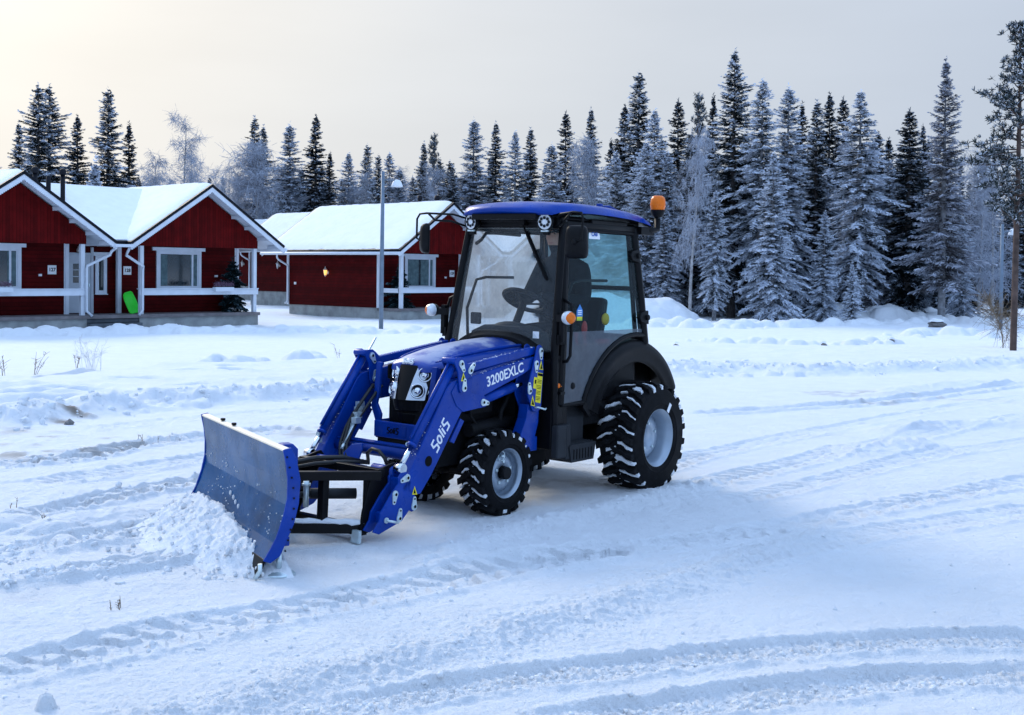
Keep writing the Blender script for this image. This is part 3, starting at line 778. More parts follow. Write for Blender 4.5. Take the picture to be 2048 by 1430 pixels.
# chin
m = MB()
for z0, z1, w0, w1, xo in ((.815, .735, .165, .155, 0), (.725, .65, .160, .125, -.015)):
    P = []
    for z, w in ((z0, w0), (z1, w1)):
        P.append([(2.135 + xo - (t * t) * .07 - (.8 - z) * .1, t * w, z) for t in np.linspace(-1, 1, 11)] + [(1.9, w, z), (1.9, -w, z)])
    n = len(P[0]); m.add(P[0] + P[1], [(i, (i + 1) % n, n + (i + 1) % n, n + i) for i in range(n)] + [tuple(range(n)), tuple(range(2 * n - 1, n - 1, -1))])
m.b2((1.9, -.14, .63), (2.09, .14, .83))
part(m, 'front_bumper', M_blackm, bevel=.008)
# front guard with name plate
m = MB()
m.b2((2.18, -.19, .555), (2.205, .19, .665)); m.b2((2.02, -.20, .555), (2.18, -.18, .665)); m.b2((2.02, .18, .555), (2.18, .20, .665)); m.b2((2.02, -.19, .545), (2.19, .19, .557))
for s in (1, -1):
    m.prism([(s * .185, .60), (s * .185, .70), (s * .235, .77), (s * .225, .84), (s * .232, 1.05), (s * .275, 1.05), (s * .272, .84), (s * .285, .75), (s * .235, .66), (s * .225, .60)], lambda u, v, w: (w - (v - .6) * .12, u, v), 2.135, 2.16)
    m.prism([(2.10, 1.045), (2.10, .80), (2.06, .80), (2.06, 1.045)], lambda u, v, w: (u, w, v), s * .262, s * .275)
GU = part(m, 'front_guard', M_bluedk, bevel=.006)
m = MB(); m.b2((2.207, -.105, .578), (2.209, .105, .642), 0); m.build('name_plate', M_bluedk, GU)
m = MB(); strokes(m, brand_letters(.038), .007, lambda u, v, w: (2.2095 + w, -.062 + u, .590 + v), 0, .003)
m.build('plate_lettering', M_ink, GU)

# --- loader
def pin(host, x, z, ang, y, s, L=.062):
    mb = MB()
    """galvanised retaining plate with its pin hole"""
    d = Vector((math.cos(ang), math.sin(ang))); n = Vector((-d.y, d.x)); c = Vector((x, z)); P = []
    for g in np.linspace(math.pi / 2, 3 * math.pi / 2, 9): P.append(c + d * (.024 * math.cos(g)) + n * (.024 * math.sin(g)))
    for g in np.linspace(-math.pi / 2, math.pi / 2, 7): P.append(c + d * (L - .012 + .014 * math.cos(g)) + n * (.014 * math.sin(g)))
    mb.xz([(p.x, p.y) for p in P], y, y + s * .006, 0)
    mb.cyl((x, y, z), (x, y + s * .012, z), .014, n=14, mat=0); mb.cyl((x, y + s * .0121, z), (x, y + s * .0135, z), .010, n=12, mat=1)
    e = c + d * (L - .014); mb.cyl((e.x, y, e.y), (e.x, y + s * .009, e.y), .006, n=8, mat=1)
    mb.build('pin_plate', [M_zinc, M_ink], host)
ARM = [(1.235, 1.095), (1.33, 1.085), (2.0, .985), (2.10, .975), (2.15, .965), (2.19, .935), (2.475, .508), (2.56, .38), (2.60, .33), (2.56, .30), (2.425, .274), (2.319, .389), (2.041, .759), (2.02, .772), (1.785, .788), (1.765, .815), (1.80, .858), (1.384, .972), (1.25, 1.02)]
for s in (1, -1):
    yo, yi = s * .44, s * .37
    m = MB(); m.xz(ARM, yi, yo)
    A = part(m, 'loader_arm', M_blue, bevel=.006)
    m = MB(); m.xz([(2.10, .96), (2.155, .90), (2.10, .81), (2.03, .765), (1.79, .782), (1.772, .815), (1.83, .86), (1.95, .89), (1.93, .985)], s * .4405, s * .446)
    m.xz([(2.37, .30), (2.425, .268), (2.44, .285), (2.10, .72), (2.06, .76), (2.03, .74)], s * .375, s * .40)
    m.xz([(2.03, .72), (1.99, .70), (2.09, .56), (2.13, .58)], s * .41, s * .425)
    m.build('boss_plate', M_blue, A, .003)
    m = MB(); m.cyl((2.357, s * .4402, .476), (2.357, s * .4412, .476), .034, n=24)
    m.build('arm_hole', M_ink, A)
    for k in range(3): m = MB(); m.cyl((2.265 + k * .010, s * .4402, .435 - k * .022), (2.265 + k * .010, s * .4412, .435 - k * .022), .008, n=10); m.build('arm_hole', M_ink, A)
    # elbow triangle plates
    m = MB(); EL = [(2.15, 1.105), (2.12, 1.128), (2.07, 1.128), (2.04, 1.11), (1.965, 1.05), (1.95, 1.02), (1.975, .995), (2.01, .985), (2.03, .91), (2.05, .893), (2.072, .893), (2.088, .915), (2.105, 1.03)]
    m.xz(EL, s * .447, s * .459); m.xz(EL, s * .345, s * .357)
    m.cyl((2.13, s * .35, 1.105), (2.13, s * .455, 1.105), .022)
    E_ = m.build('elbow_plate', M_blue, A, .003)
    # tilt link and cylinders
    m = MB(); m.bar((1.995, s * .405, 1.043), (1.215, s * .405, 1.138), .045, .052)
    part(m, 'tilt_link', M_blue, bevel=.005)
    m = MB(); d = (Vector((2.60, 0, .43)) - Vector((2.09, 0, 1.09))).normalized(); a = Vector((2.095, s * .405, 1.085))
    m.tube([a, a + d * .62], .030, 14); m.tube([a + d * .62, a + d * .64], .033, 14); m.tube([a + d * .02 + Vector((.03, 0, .025)), a + d * .60 + Vector((.03, 0, .025))], .010, 8)
    T_ = part(m, 'tilt_cylinder', M_blue)
    m = MB(); m.tube([a + d * .64, a + d * .80], .017, 12); m.cyl(a + d * .80 + Vector((0, -.03, 0)), a + d * .80 + Vector((0, .03, 0)), .032, n=16)
    m.build('piston_rod', M_chrome, T_)
    m = MB(); a2 = Vector((1.825, s * .40, .814)); b2 = Vector((1.345, s * .40, .905)); dd = (b2 - a2).normalized()
    m.tube([a2 + dd * .02, a2 + dd * .40], .034, 16); m.cyl(a2 + Vector((0, -.03, 0)), a2 + Vector((0, .03, 0)), .035)
    L_ = part(m, 'lift_cylinder', M_blue)
    m = MB(); m.tube([a2 + dd * .40, b2], .018, 12); m.build('piston_rod', M_chrome, L_)
    m = MB(); r_ = random.Random(31 + s)           # snow dust lying on the upper edges
    for a_, b_, n_f, dz in (((1.235, .405, 1.162), (1.97, .405, 1.072), 46, .001), ((2.19, .405, .938), (2.47, .405, .512), 34, .003), ((1.33, .43, 1.086), (1.98, .43, .990), 34, .000)):
        for _ in range(n_f):
            t = r_.random() ** (.7 if s > 0 else 1); p = Vector(a_).lerp(Vector(b_), t); k = r_.uniform(.0012, .0042) * (1.7 if r_.random() < .1 else 1)
            m.ball((p.x, s * (p.y + r_.uniform(-.024, .022)), p.z + dz), (k * 1.7, k, k * .7), 3)
    o_ = m.build('snow_dust', M_heap, A, recalc=False); o_['kind'] = 'stuff'
    # post
    POST = [(1.235, 1.172), (1.21, 1.18), (1.185, 1.17), (1.165, 1.13), (1.160, .99), (1.175, .74), (1.19, .715), (1.23, .700), (1.275, .715), (1.335, .82), (1.345, .88), (1.335, .90), (1.30, .99), (1.255, 1.12)]
    m = MB(); m.xz(POST, s * .45, s * .462); m.xz(POST, s * .34, s * .352)
    m.xz([(1.30, .76), (1.17, .74), (1.175, .62), (1.24, .44), (1.36, .40), (1.38, .55), (1.32, .66)], s * .36, s * .44)
    m.xz([(1.17, .52), (1.42, .52), (1.42, .42), (1.17, .42)], s * .16, s * .43)
    PO = part(m, 'loader_post', M_blue, bevel=.004)
    if s > 0:
        m = MB()
        pin(PO, 1.203, 1.136, rad(-95), s * .4625, s); pin(PO, 1.252, 1.047, rad(-92), s * .4625, s); pin(PO, 1.322, .858, rad(80), s * .4625, s)
        m.tube([(1.262, .47, .735), (1.252, .49, .74), (1.18, .50, .72), (1.17, .50, .728)], .007, 8)
        m.build('pin_handle', M_zinc, PO)
        m = MB(); yy = .4625
        def decal(mb, pts, mi=0, o=0): mb.xz(pts, yy + o, yy + o + .0012, mi)
        decal(m, [(1.216, 1.005), (1.168, .998), (1.194, 1.068)]); decal(m, [(1.230, .985), (1.170, .975), (1.190, .762), (1.252, .775)])
        decal(m, [(1.272, .955), (1.236, .948), (1.246, .868), (1.282, .876)]); decal(m, [(1.305, .756), (1.252, .744), (1.285, .825)])
        decal(m, [(1.228, .980), (1.172, .971), (1.173, .952), (1.230, .962)], 1, .0014)
        for k in range(17):
            z = .940 - k * .0098; f = k * .0013
            decal(m, [(1.229 + f, z + .003), (1.181 + f, z - .005), (1.181 + f, z - .0085), (1.229 + f, z)], 1 if k % 4 else 0, .0014)
        decal(m, [(1.204, 1.008), (1.178, 1.006), (1.192, 1.045)], 1, .0014); decal(m, [(1.293, .760), (1.263, .755), (1.285, .800)], 1, .0014); decal(m, [(1.262, .935), (1.246, .932), (1.25, .905), (1.266, .907)], 1, .0014)
        m.build('warning_decal', [M_yellow, M_ink], PO)
        pin(A, 2.08, 1.086, rad(-120), s * .4595, s); pin(A, 1.985, 1.037, rad(133), s * .4595, s); pin(A, 2.044, .925, rad(92), s * .4595, s); pin(A, 1.825, .814, rad(190), s * .4465, s)
        m = MB(); m.xz([(2.077, .972), (2.025, .968), (2.055, 1.028)], .4595, .4607, 0); m.xz([(2.064, .979), (2.04, .977), (2.054, 1.010)], .4608, .4616, 1)
        m.build('warning_decal', [M_yellow, M_ink], A)
        # lettering on the arm: the name runs up it, the loader number along the boom
        u = (Vector((2.18, .735)) - Vector((2.325, .535))).normalized(); vv = Vector((u.y, -u.x)); vv = vv if vv.y > 0 else -vv; vv = Vector((u.y, -u.x)) if u.y > 0 else vv
        o2 = Vector((2.312, .552))
        nrm = Vector((u.y * -1, u.x)); nrm = -nrm if nrm.x < 0 else nrm
        m = MB(); strokes(m, brand_letters(.077), .0138, lambda a, b, w: (o2.x + u.x * a + nrm.x * (b - .044), .4402 + w, o2.y + u.y * a + nrm.y * (b - .044)), 0, .0012)
        m.build('arm_lettering', M_decal, A)
        text_mesh('arm_number', '3200EXLC', .096, M_decal, A, frame((1.578, .4415, .985), (-.40, 0, .082), (0, 0, 1)), .0006, .0018)
    else:
        pin(A, 2.08, 1.086, rad(-120), s * .3445, 1); pin(A, 2.044, .925, rad(92), s * .3445, 1)
        m = MB(); m.tube([(1.966, s * .42, 1.204), (2.20, s * .42, .895), (2.52, s * .42, .51)], .007, 8); m.box((2.235, s * .42, .885), (.05, .05, .03)); m.box((2.5, s * .41, .55), (.03, .03, .07))
        part(m, 'level_indicator', M_zinc)
# cross tube, flap, hoses
m = MB(); m.cyl((2.36, -.40, .50), (2.36, .40, .50), .042, n=20); m.b2((2.315, -.36, .542), (2.385, .36, .55))
part(m, 'cross_tube', M_bluedk)
m = MB(); m.prism([(-.15, .53), (-.06, .545), (-.05, .50), (-.065, .43), (-.21, .41), (-.22, .46)], lambda u, v, w: (w + (.53 - v) * .25, u, v), 2.44, 2.455)
part(m, 'hose_guard', M_bluepale, bevel=.004)
m = MB()
for k, (dy, b) in enumerate(((0, 0), (.03, .03), (.06, -.02))):
    m.tube([(2.05, -.33 + dy, .88), (2.13, -.31 + dy, .86 + b), (2.2, -.30 + dy, .80 + b), (2.29, -.30 + dy, .71 + b), (2.36, -.30 + dy, .62 + b), (2.43, -.28 + dy, .52), (2.47, -.24 + dy, .45), (2.45, -.18 + dy, .42), (2.40, -.12 + dy, .42)], .011, 8)
m.tube([(2.02, .30, .95), (2.10, .31, .86), (2.18, .31, .76), (2.28, .31, .62), (2.38, .32, .52), (2.42, .32, .50)], .011, 8)
m.tube([(2.47, .02, .44), (2.50, .04, .50), (2.52, .10, .535), (2.53, .17, .53), (2.53, .22, .49), (2.52, .24, .44)], .012, 8)
m.tube([(2.48, -.02, .43), (2.62, -.06, .47), (2.78, -.14, .475), (2.92, -.22, .45), (3.02, -.28, .42)], .016, 8)
m.tube([(2.52, .08, .44), (2.66, .0, .455), (2.82, -.1, .45), (2.98, -.2, .42)], .012, 8)
part(m, 'hydraulic_hose', M_hose)
m = MB()
for k in range(4):
    a = Vector((2.22 + .04 * k, -.31 + .028 * k, .76 - .03 * k)); b = a + Vector((.11, 0, -.15)); m.tube([a, b], .006, 6); m.tube([b, b + Vector((.02, 0, -.03))], .011, 6); m.box(a, (.05, .04, .04)); part(m, 'hose_fitting', M_zinc); m = MB()
for a, b in (((2.42, .32, .5), (2.40, .32, .545)), ((2.1, .31, .86), (2.14, .31, .81)), ((2.36, .26, .56), (2.38, .28, .57))): m.tube([a, b], .015, 8); part(m, 'hose_fitting', M_zinc); m = MB()
# quick hitch
for s in (1, -1):
    m = MB()
    HB = [(2.634, .401), (2.606, .431), (2.565, .432), (2.538, .416), (2.517, .36), (2.525, .322), (2.464, .26), (2.460, .205), (2.475, .180), (2.50, .172), (2.525, .186), (2.595, .127), (2.795, .076), (2.847, .096), (2.798, .152), (2.786, .202), (2.697, .305), (2.633, .362)]
    m.xz(HB, s * .425, s * .44); m.xz(HB, s * .345, s * .36); m.b2((2.53, s * .36, .30), (2.62, s * .425, .40)); m.b2((2.60, s * .36, .13), (2.75, s * .425, .20))
    H_ = part(m, 'hitch_bracket', M_blue, bevel=.004)
    if s > 0:
        m = MB(); y = .4405
        pin(H_, 2.557, .395, rad(-15), y, 1); pin(H_, 2.664, .305, rad(-80), y, 1); pin(H_, 2.487, .205, rad(92), y, 1); pin(H_, 2.622, .150, rad(100), y, 1)
        m.tube([(2.735, y, .155), (2.745, y + .02, .155), (2.72, y + .035, .15), (2.67, y + .04, .135)], .008, 8); m.cyl((2.74, y, .155), (2.74, y + .01, .155), .018)
        m.build('pin_handle', M_zinc, H_)
        m = MB(); m.xz([(2.505, .282), (2.458, .276), (2.484, .334)], y, y + .0012, 0); m.xz([(2.494, .288), (2.472, .285), (2.484, .318)], y + .0013, y + .002, 1)
        m.build('warning_decal', [M_yellow, M_ink], H_)
m = MB(); m.cyl((2.585, .18, .425), (2.585, .37, .425), .034, n=18); m.cyl((2.585, -.37, .425), (2.585, -.18, .425), .034, n=18); m.b2((2.56, -.1, .37), (2.62, .1, .43))
part(m, 'hitch_roller', M_blue)

# --- snow plough
e_ = Vector((-.38328, -.92363, 0)); n_ = Vector((.92363, -.38328, 0)); P0 = Vector((3.79, .50, 0)); BL = 1.60
def bp(t, n, z): return P0 + e_ * t + n_ * n + Vector((0, 0, z))
prof = [(-.125, .690), (-.152, .515), (-.153, .39), (-.120, .28), (-.083, .19), (-.03, .10)]
fine = []
for (a, b), (c, d) in zip(prof[:-1], prof[1:]): fine += [(a, b)]
fine.append(prof[-1])
m = MB()
rows = [[bp(t, a, b) for a, b in fine] for t in np.linspace(.012, BL - .012, 12)]
back = [[bp(t, a - .008, b) for a, b in fine] for t in np.linspace(.012, BL - .012, 12)]
m.grid(rows, 0, False); m.grid(back, 0, False)
for rr, bb_ in ((rows[0], back[0]), (rows[-1], back[-1])): m.grid([rr, bb_], 0, False)
m.grid([[r[0] for r in rows], [r[0] for r in back]], 0, False); m.grid([[r[-1] for r in rows], [r[-1] for r in back]], 0, False)
PL = part(m, 'snow_plough', M_blade, label='steel blue plough blade with sunlight tinted cream onto its top edge')
m = MB()
for t in (0.0, BL): m.prism([(-.118, .70), (-.138, .609), (-.147, .533), (-.147, .43), (-.127, .333), (-.091, .224), (-.061, .167), (-.02, .10), (-.06, .085), (-.115, .12), (-.15, .20), (-.19, .29), (-.215, .40), (-.222, .53), (-.195, .65), (-.165, .71)], lambda u, v, w: bp(t + w, u, v), -.006, .010)
for t in (.35, .8, 1.25): m.prism([(-.150, .68), (-.166, .533), (-.168, .39), (-.15, .30), (-.12, .224), (-.17, .22), (-.21, .40), (-.215, .55), (-.18, .68)], lambda u, v, w: bp(t + w, u, v), -.006, .006)
m.bar(bp(.02, -.19, .40), bp(BL - .02, -.19, .40), .05, .06); m.bar(bp(.02, -.15, .19), bp(BL - .02, -.15, .19), .05, .05)
m.prism([(-.25, .58), (-.16, .58), (-.16, .71), (-.22, .71), (-.25, .68)], lambda u, v, w: bp(w, u, v), .12, .20)
m.build('blade_frame', M_blue, PL, .004)
m = MB(); m.prism([(-.120, .690), (-.126, .700), (-.162, .706), (-.162, .690)], lambda u, v, w: bp(w, u, v), .005, BL - .005)
m.build('top_edge', M_sunedge, PL, .003)
for t in (.98, 1.21):
    m = MB(); m.cyl(bp(t, -.15, .708), bp(t, -.15, .722), .014, n=6); m.cyl(bp(t + .02, -.15, .708), bp(t + .02, -.15, .718), .011, n=6); m.build('bolt', M_black, PL)
for k in range(10):
    m = MB(); m.cyl(bp(-.006, -.14 - .045 * math.sin(k / 9 * 3.14), .66 - .057 * k), bp(-.012, -.14 - .045 * math.sin(k / 9 * 3.14), .66 - .057 * k), .006, n=6); m.build('bolt', M_black, PL)
m = MB(); r_ = random.Random(5)
for t, n, z in ((.86, -.118, .285), (.80, -.112, .268), (.93, -.12, .30), (.73, -.108, .255)):
    m.ball(bp(t, n, z), (.008, .010, .016), 6)
for k in range(60):
    t = r_.choice((.2, .35, 1.0, 1.3)) + r_.gauss(0, .12); z = r_.choice((.27, .43, .31)) + r_.gauss(0, .03)
    t = min(max(t, .03), BL - .03); n = float(np.interp(z, [q[1] for q in prof[::-1]], [q[0] for q in prof[::-1]])); m.ball(bp(t, n + .002, z), r_.uniform(.002, .006), 4)
o_ = m.build('stuck_snow', M_heap, PL); o_['kind'] = 'stuff'
m = MB(); m.prism([(-.030, .105), (.012, .0), (.0, -.01), (-.045, .10)], lambda u, v, w: bp(w, u, v), .02, BL - .02)
m.build('cutting_edge', M_blackm, PL, .003)
m = MB(); m.cyl(bp(.06, -.13, .03), bp(.06, -.13, .12), .016); m.lathe([(0, .02), (.05, .02), (.085, .010), (.095, 0.0), (.07, -.004), (0, -.004)], bp(.06, -.13, .006), (0, 0, 1), 24); m.build('skid_shoe', M_zinc, PL); m = MB()
m.cyl(bp(BL - .06, -.13, .03), bp(BL - .06, -.13, .12), .016); m.lathe([(0, .02), (.05, .02), (.085, .010), (.095, 0.0), (.07, -.004), (0, -.004)], bp(BL - .06, -.13, .006), (0, 0, 1), 24); m.build('skid_shoe', M_zinc, PL); m = MB()
m.tube([bp(-.01, 0, .09), bp(-.012, .0, .05), bp(-.012, .03, .01)], .013, 6)
m.build('edge_chain', M_zinc, PL)
m = MB(); cx = bp(.72, -.24, 0)
for s in (1, -1):
    m.bar((2.72, s * .37, .42), (cx.x + .02, cx.y + s * .05, .44), .05, .055)
    m.bar((2.80, s * .33, .10), (cx.x + .02, cx.y + s * .05, .13), .055, .06)
    m.xz([(2.72, .45), (2.60, .475), (2.555, .48), (2.53, .45), (2.60, .36), (2.70, .24), (2.755, .11), (2.79, .07), (2.86, .07), (2.84, .20), (2.78, .40)], s * .325, s * .343)
    m.prism([(s * .19, .44), (s * .335, .45), (s * .335, .06), (s * .27, .06), (s * .28, .14)], lambda u, v, w: (w + (.45 - v) * .32, u, v), 2.67, 2.685)
    p = Vector((2.72, s * .37, .42)).lerp(Vector((cx.x, cx.y, .44)), .48); q_ = Vector((2.80, s * .33, .10)).lerp(Vector((cx.x, cx.y, .13)), .42); m.bar(p, q_, .05, .05, (1, 0, 0))
m.bar((2.70, -.36, .43), (2.70, .36, .43), .05, .05); m.bar((2.83, -.34, .09), (2.83, .34, .09), .06, .06); m.cyl((cx.x, cx.y, .06), (cx.x, cx.y, .50), .03); m.b2((cx.x - .06, cx.y - .10, .09), (cx.x + .04, cx.y + .10, .17)); m.b2((cx.x - .06, cx.y - .10, .40), (cx.x + .04, cx.y + .10, .47))
m.build('push_frame', M_blackm, PL, .004)
m = MB(); m.tube([(2.72, -.26, .28), (2.94, -.36, .29)], .032, 14); m.tube([(2.94, -.36, .29), (3.10, -.43, .295)], .018, 10); m.tube([(2.72, .16, .28), (2.96, .0, .29)], .034, 14); m.tube([(2.96, .0, .29), (3.3, -.02, .295)], .02, 10)
m.build('angle_cylinder', M_grey, PL)
m = MB(); c_ = Vector((3.02, .03, .29)); m.cyl(c_ + Vector((0, 0, -.07)), c_ + Vector((0, 0, .09)), .018); m.cyl(c_ + Vector((0, 0, .06)), c_ + Vector((0, 0, .075)), .028, n=6)
m.build('pivot_bolt', M_zinc, PL)
m = MB(); r_ = random.Random(9)
for s in (1, -1):
    a = Vector((2.82, s * .33, .135)); b = Vector((cx.x, cx.y + s * .05, .165))
    pts = [a.lerp(b, k / 16) + Vector((0, 0, r_.uniform(-.004, .006))) for k in range(17)]
    m.tube(pts, [r_.uniform(.016, .026) for _ in pts], 7)
m.build('frame_snow', M_heap, PL)
m = MB(); m.prism([(.30, .10), (.36, .10), (.36, .02), (.29, .02), (.292, .06)], lambda u, v, w: (w, u, v), 2.865, 2.89); m.build('parking_foot', M_zinc, PL, .003)

# --- cab
def sy(z): return .50 - .065 * max(0, z - 1.17) / .85
def ax_(z): return 1.085 - .155 * max(0, z - 1.17) / .85
m = MB()
for s in (1, -1):
    m.tube([(1.06, s * .50, .42), (ax_(1.17), s * .50, 1.10), (ax_(1.6), s * sy(1.6), 1.6), (ax_(2.05), s * sy(2.05), 2.07)], .032, 6)
    m.tube([(1.02, s * .505, .74), (1.0, s * .505, 1.17), (.96, s * (sy(1.6) + .005), 1.6), (.90, s * sy(2.05), 2.06)], .030, 6)
    m.tube([(-.15, s * .50, 1.14), (-.11, s * sy(1.5), 1.5), (-.03, s * sy(2.05), 2.06)], .040, 8)
    m.tube([(ax_(2.05), s * sy(2.05), 2.05), (-.03, s * sy(2.05), 2.05)], .040, 6)
for z, x, w in ((2.05, ax_(2.05), .43), (2.05, -.03, .43)): m.bar((x, -w, z), (x, w, z), .07, .07)
m.bar((-.14, -.48, 1.18), (-.14, .48, 1.18), .05, .06)
m.b2((.90, -.50, .42), (1.10, .50, 1.06)); m.b2((-.16, -.42, .70), (-.05, .42, 1.16)); m.b2((-.1, -.46, .62), (1.05, .46, .72))
m.xz([(1.09, 1.10), (1.09, .42), (.98, .42), (.965, 1.1)], .495, .515); m.xz([(1.09, 1.10), (1.09, .42), (.98, .42), (.965, 1.1)], -.495, -.515)
CAB = part(m, 'cab_frame', M_blackm, bevel=.008)
m = MB(); m.xz([(1.10, .60), (.985, .60), (.985, .36), (1.10, .36)], .50, .56); m.xz([(.98, .60), (.92, .60), (.90, .34), (.98, .34)], .42, .55); m.xz([(.92, .72), (.62, .72), (.62, .44), (.92, .44)], .30, .46)
m.build('side_box', M_grey, CAB, .012)
m = MB(); m.b2((1.025, .517, .875), (1.03, .53, .88)); m.lathe([(0, .006), (.014, .006), (.018, 0)], (1.045, .518, .882), (0, 1, 0), 16); m.build('side_reflector', M_orange, CAB)
m = MB(); m.prism([(.93, .445), (.60, .445), (.60, .43), (.625, .315), (.915, .315), (.945, .43)], lambda u, v, w: (u, w, v), .33, .56, 0)
for k in range(7): m.b2((.655 + k * .038, .5602, .335), (.665 + k * .038, .563, .41), 1)
for k in range(8): m.b2((.61, .35 + k * .026, .445), (.92, .36 + k * .026, .452), 0)
m.build('step', [M_grey, M_ink], CAB, .004)
# roof
m = MB(); rows = []
hwid = lambda x: .505 + .015 * smooth(-.25, .3, x) - .10 * smooth(.75, 1.12, x)
prof_x = [(-.27, 2.085, 2.10), (-.24, 2.083, 2.145), (-.10, 2.098, 2.185), (.12, 2.118, 2.207), (.4, 2.130, 2.222), (.65, 2.134, 2.226), (.85, 2.132, 2.222), (1.0, 2.126, 2.205), (1.07, 2.118, 2.175), (1.105, 2.112, 2.135)]
for x, zb, zt in prof_x:
    w = float(hwid(x)); row = []
    for t in np.linspace(-1, 1, 25):
        a = abs(t)
        y = w * math.copysign(1 - (1 - min(1, a / .95)) if a < .95 else 1., t) if a < .9 else w * math.copysign(.9 / .95 + (1 - .9 / .95) * math.sin((a - .9) / .1 * math.pi / 2), t)
        z = zt - .035 * a ** 2.5 - (0 if a < .8 else (zt - .035 - zb) * ((a - .8) / .2) ** 2.2)
        xx = x - (.06 * a ** 4 if x > 1.05 else 0) + (.05 * a ** 4 if x < -.18 else 0)
        row.append((xx, y, z))
    rows.append(row)
m.grid(rows); n0 = len(rows[0])
under = [[(r[0][0], r[0][1] + (r[-1][1] - r[0][1]) * t, r[0][2] - .004) for t in np.linspace(0, 1, 5)] for r in rows]
m.grid(under, 1, False)
for r, u_ in ((rows[0], under[0]), (rows[-1], under[-1])): m.add(list(r) + list(reversed(u_)), [tuple(range(len(r) + len(u_)))], 0)
RO = part(m, 'roof', [M_blue, M_blackm])
m = MB(); m.prism([(.30, 2.222), (.10, 2.206), (.02, 2.20), (.16, 2.232)], lambda u, v, w: (u, w, v - .004), .20, .34); m.b2((.26, .30, 2.20), (.30, .34, 2.235)); m.build('roof_hatch', M_blue, RO, .005)
m = MB(); m.b2((.55, -.38, 2.06), (.99, .38, 2.115)); m.b2((.90, -.42, 2.03), (.965, .42, 2.09)); m.b2((.95, -.30, 2.075), (1.09, .30, 2.12)); m.b2((-.12, -.44, 2.04), (.95, -.40, 2.10)); m.b2((-.12, .40, 2.04), (.95, .44, 2.10)); m.b2((.1, .44, 2.065), (.6, .47, 2.10)); part(m, 'roof_lining', M_black, bevel=.01)
# glass
m = MB(); rows = []
for k in range(9):
    z = 1.13 + (2.02 - 1.13) * k / 8
    rows.append([(ax_(z) + .045 * (1 - t * t) + .005, t * (sy(z) - .03), z) for t in np.linspace(-1, 1, 13)])
m.grid(rows)
WS = part(m, 'windscreen', M_gwind, recalc=False)
m = MB(); m.box((ax_(1.25) + .027, .34, 1.24), (.002, .055, .05)); m.build('paper_label', M_decal, WS)
arch = [(.13 + 0, 0)]
ARCH = [(.79 * math.cos(rad(g)), .43 + .79 * math.sin(rad(g))) for g in range(97, 21, -6)]
def door_pts(): return [(1.0, .735), (.985, 1.17), (.945, 1.6), (.885, 2.015), (-.02, 2.015), (-.08, 1.6), (-.14, 1.21)] + [(x, z) for x, z in ARCH if x > -.1] + [(.725, .735)]
def clip_z(poly, zc, keep_above):
    out = []
    for i in range(len(poly)):
        a, b = poly[i], poly[(i + 1) % len(poly)]; ina = (a[1] >= zc) == keep_above; inb = (b[1] >= zc) == keep_above
        if ina: out.append(a)
        if ina != inb: t = (zc - a[1]) / (b[1] - a[1]); out.append((a[0] + (b[0] - a[0]) * t, zc))
    return out
for s in (1, -1):
    dp = door_pts()
    m = MB(); m.tube([(x, s * (sy(z) + .012), z) for x, z in dp], .021, 6, 0, True)
    D = part(m, 'cab_door', M_blackm)
    up_ = clip_z(dp, 1.265, True); lo_ = clip_z(dp, 1.265, False)
    lo2 = [q for q in lo_]
    m = MB(); m.add([(x, s * (sy(z) + .012), z) for x, z in up_], [tuple(range(len(up_)))]); g_ = m.build('door_glass', M_gdoor if s > 0 else M_gfrostw, D, recalc=False)
    m = MB(); m.add([(x, s * (sy(z) + .012), z) for x, z in lo_], [tuple(range(len(lo_)))]); g2 = m.build('lower_door_glass', M_glow if s > 0 else M_gfrostw, D, recalc=False)
    m = MB()
    for x, z in ((.05, 1.84), (-.055, 1.355)):
        m.prism([(x - .10, z - .055), (x - .10, z + .055), (x + .01, z + .035), (x + .035, z), (x + .01, z - .035)], lambda u, v, w: (u, s * (sy(v) + w), v), .012, .05)
        m.cyl((x - .07, s * (sy(z) + .01), z), (x - .07, s * (sy(z) + .07), z), .022); m.build('hinge', M_black, D, .006); m = MB()
    m = MB(); m.lathe([(0, .01), (.022, .008), (.026, 0)], (.86, s * .513, .87), (0, s, 0), 16); m.box((1.035, s * .535, .83), (.055, .03, .02)); m.build('door_knob', M_blackm, D)
    m = MB(); m.tube([(.985, s * .50, 1.50), (.99, s * .57, 1.47), (1.0, s * .585, 1.40), (1.01, s * .585, 1.10), (1.01, s * .56, 1.06), (1.01, s * .51, 1.05)], .012, 8); m.build('grab_handle', M_black, D)
    if s > 0:
        m = MB(); y = sy(1.93) + .016
        m.prism([(.62, 1.953), (.614, 2.020), (.481, 2.022), (.468, 1.953)], lambda u, v, w: (u, w + sy(v) + .016, v), 0, .0015)
        st = m.build('cab_sticker', M_decal, D)
        text_mesh('sticker_lettering', 'CAB', .042, mat('sticker_blue', (.02, .10, .42), .5), D, frame(((.548), y + .002, 1.988), (-1, 0, 0), (0, 0, 1)), .0003, .0012)
        m = MB(); yy = sy(1.40) + .0135
        m.xz([(0.813, 1.375), (0.813, 1.42), (0.773, 1.465), (0.733, 1.42), (0.733, 1.375)], yy, yy + .0015, 0); m.xz([(0.808, 1.345), (0.808, 1.374), (0.738, 1.374), (0.738, 1.345)], yy, yy + .0015, 1)
        for k in range(3): m.xz([(0.798, 1.388 + .014 * k), (0.798, 1.395 + .014 * k), (0.748, 1.395 + .014 * k), (0.748, 1.388 + .014 * k)], yy + .0016, yy + .0022, 2)
        m.build('warning_sticker', [mat('sticker_sky', (.03, .20, .55), .5), M_yellow, M_decal], D)
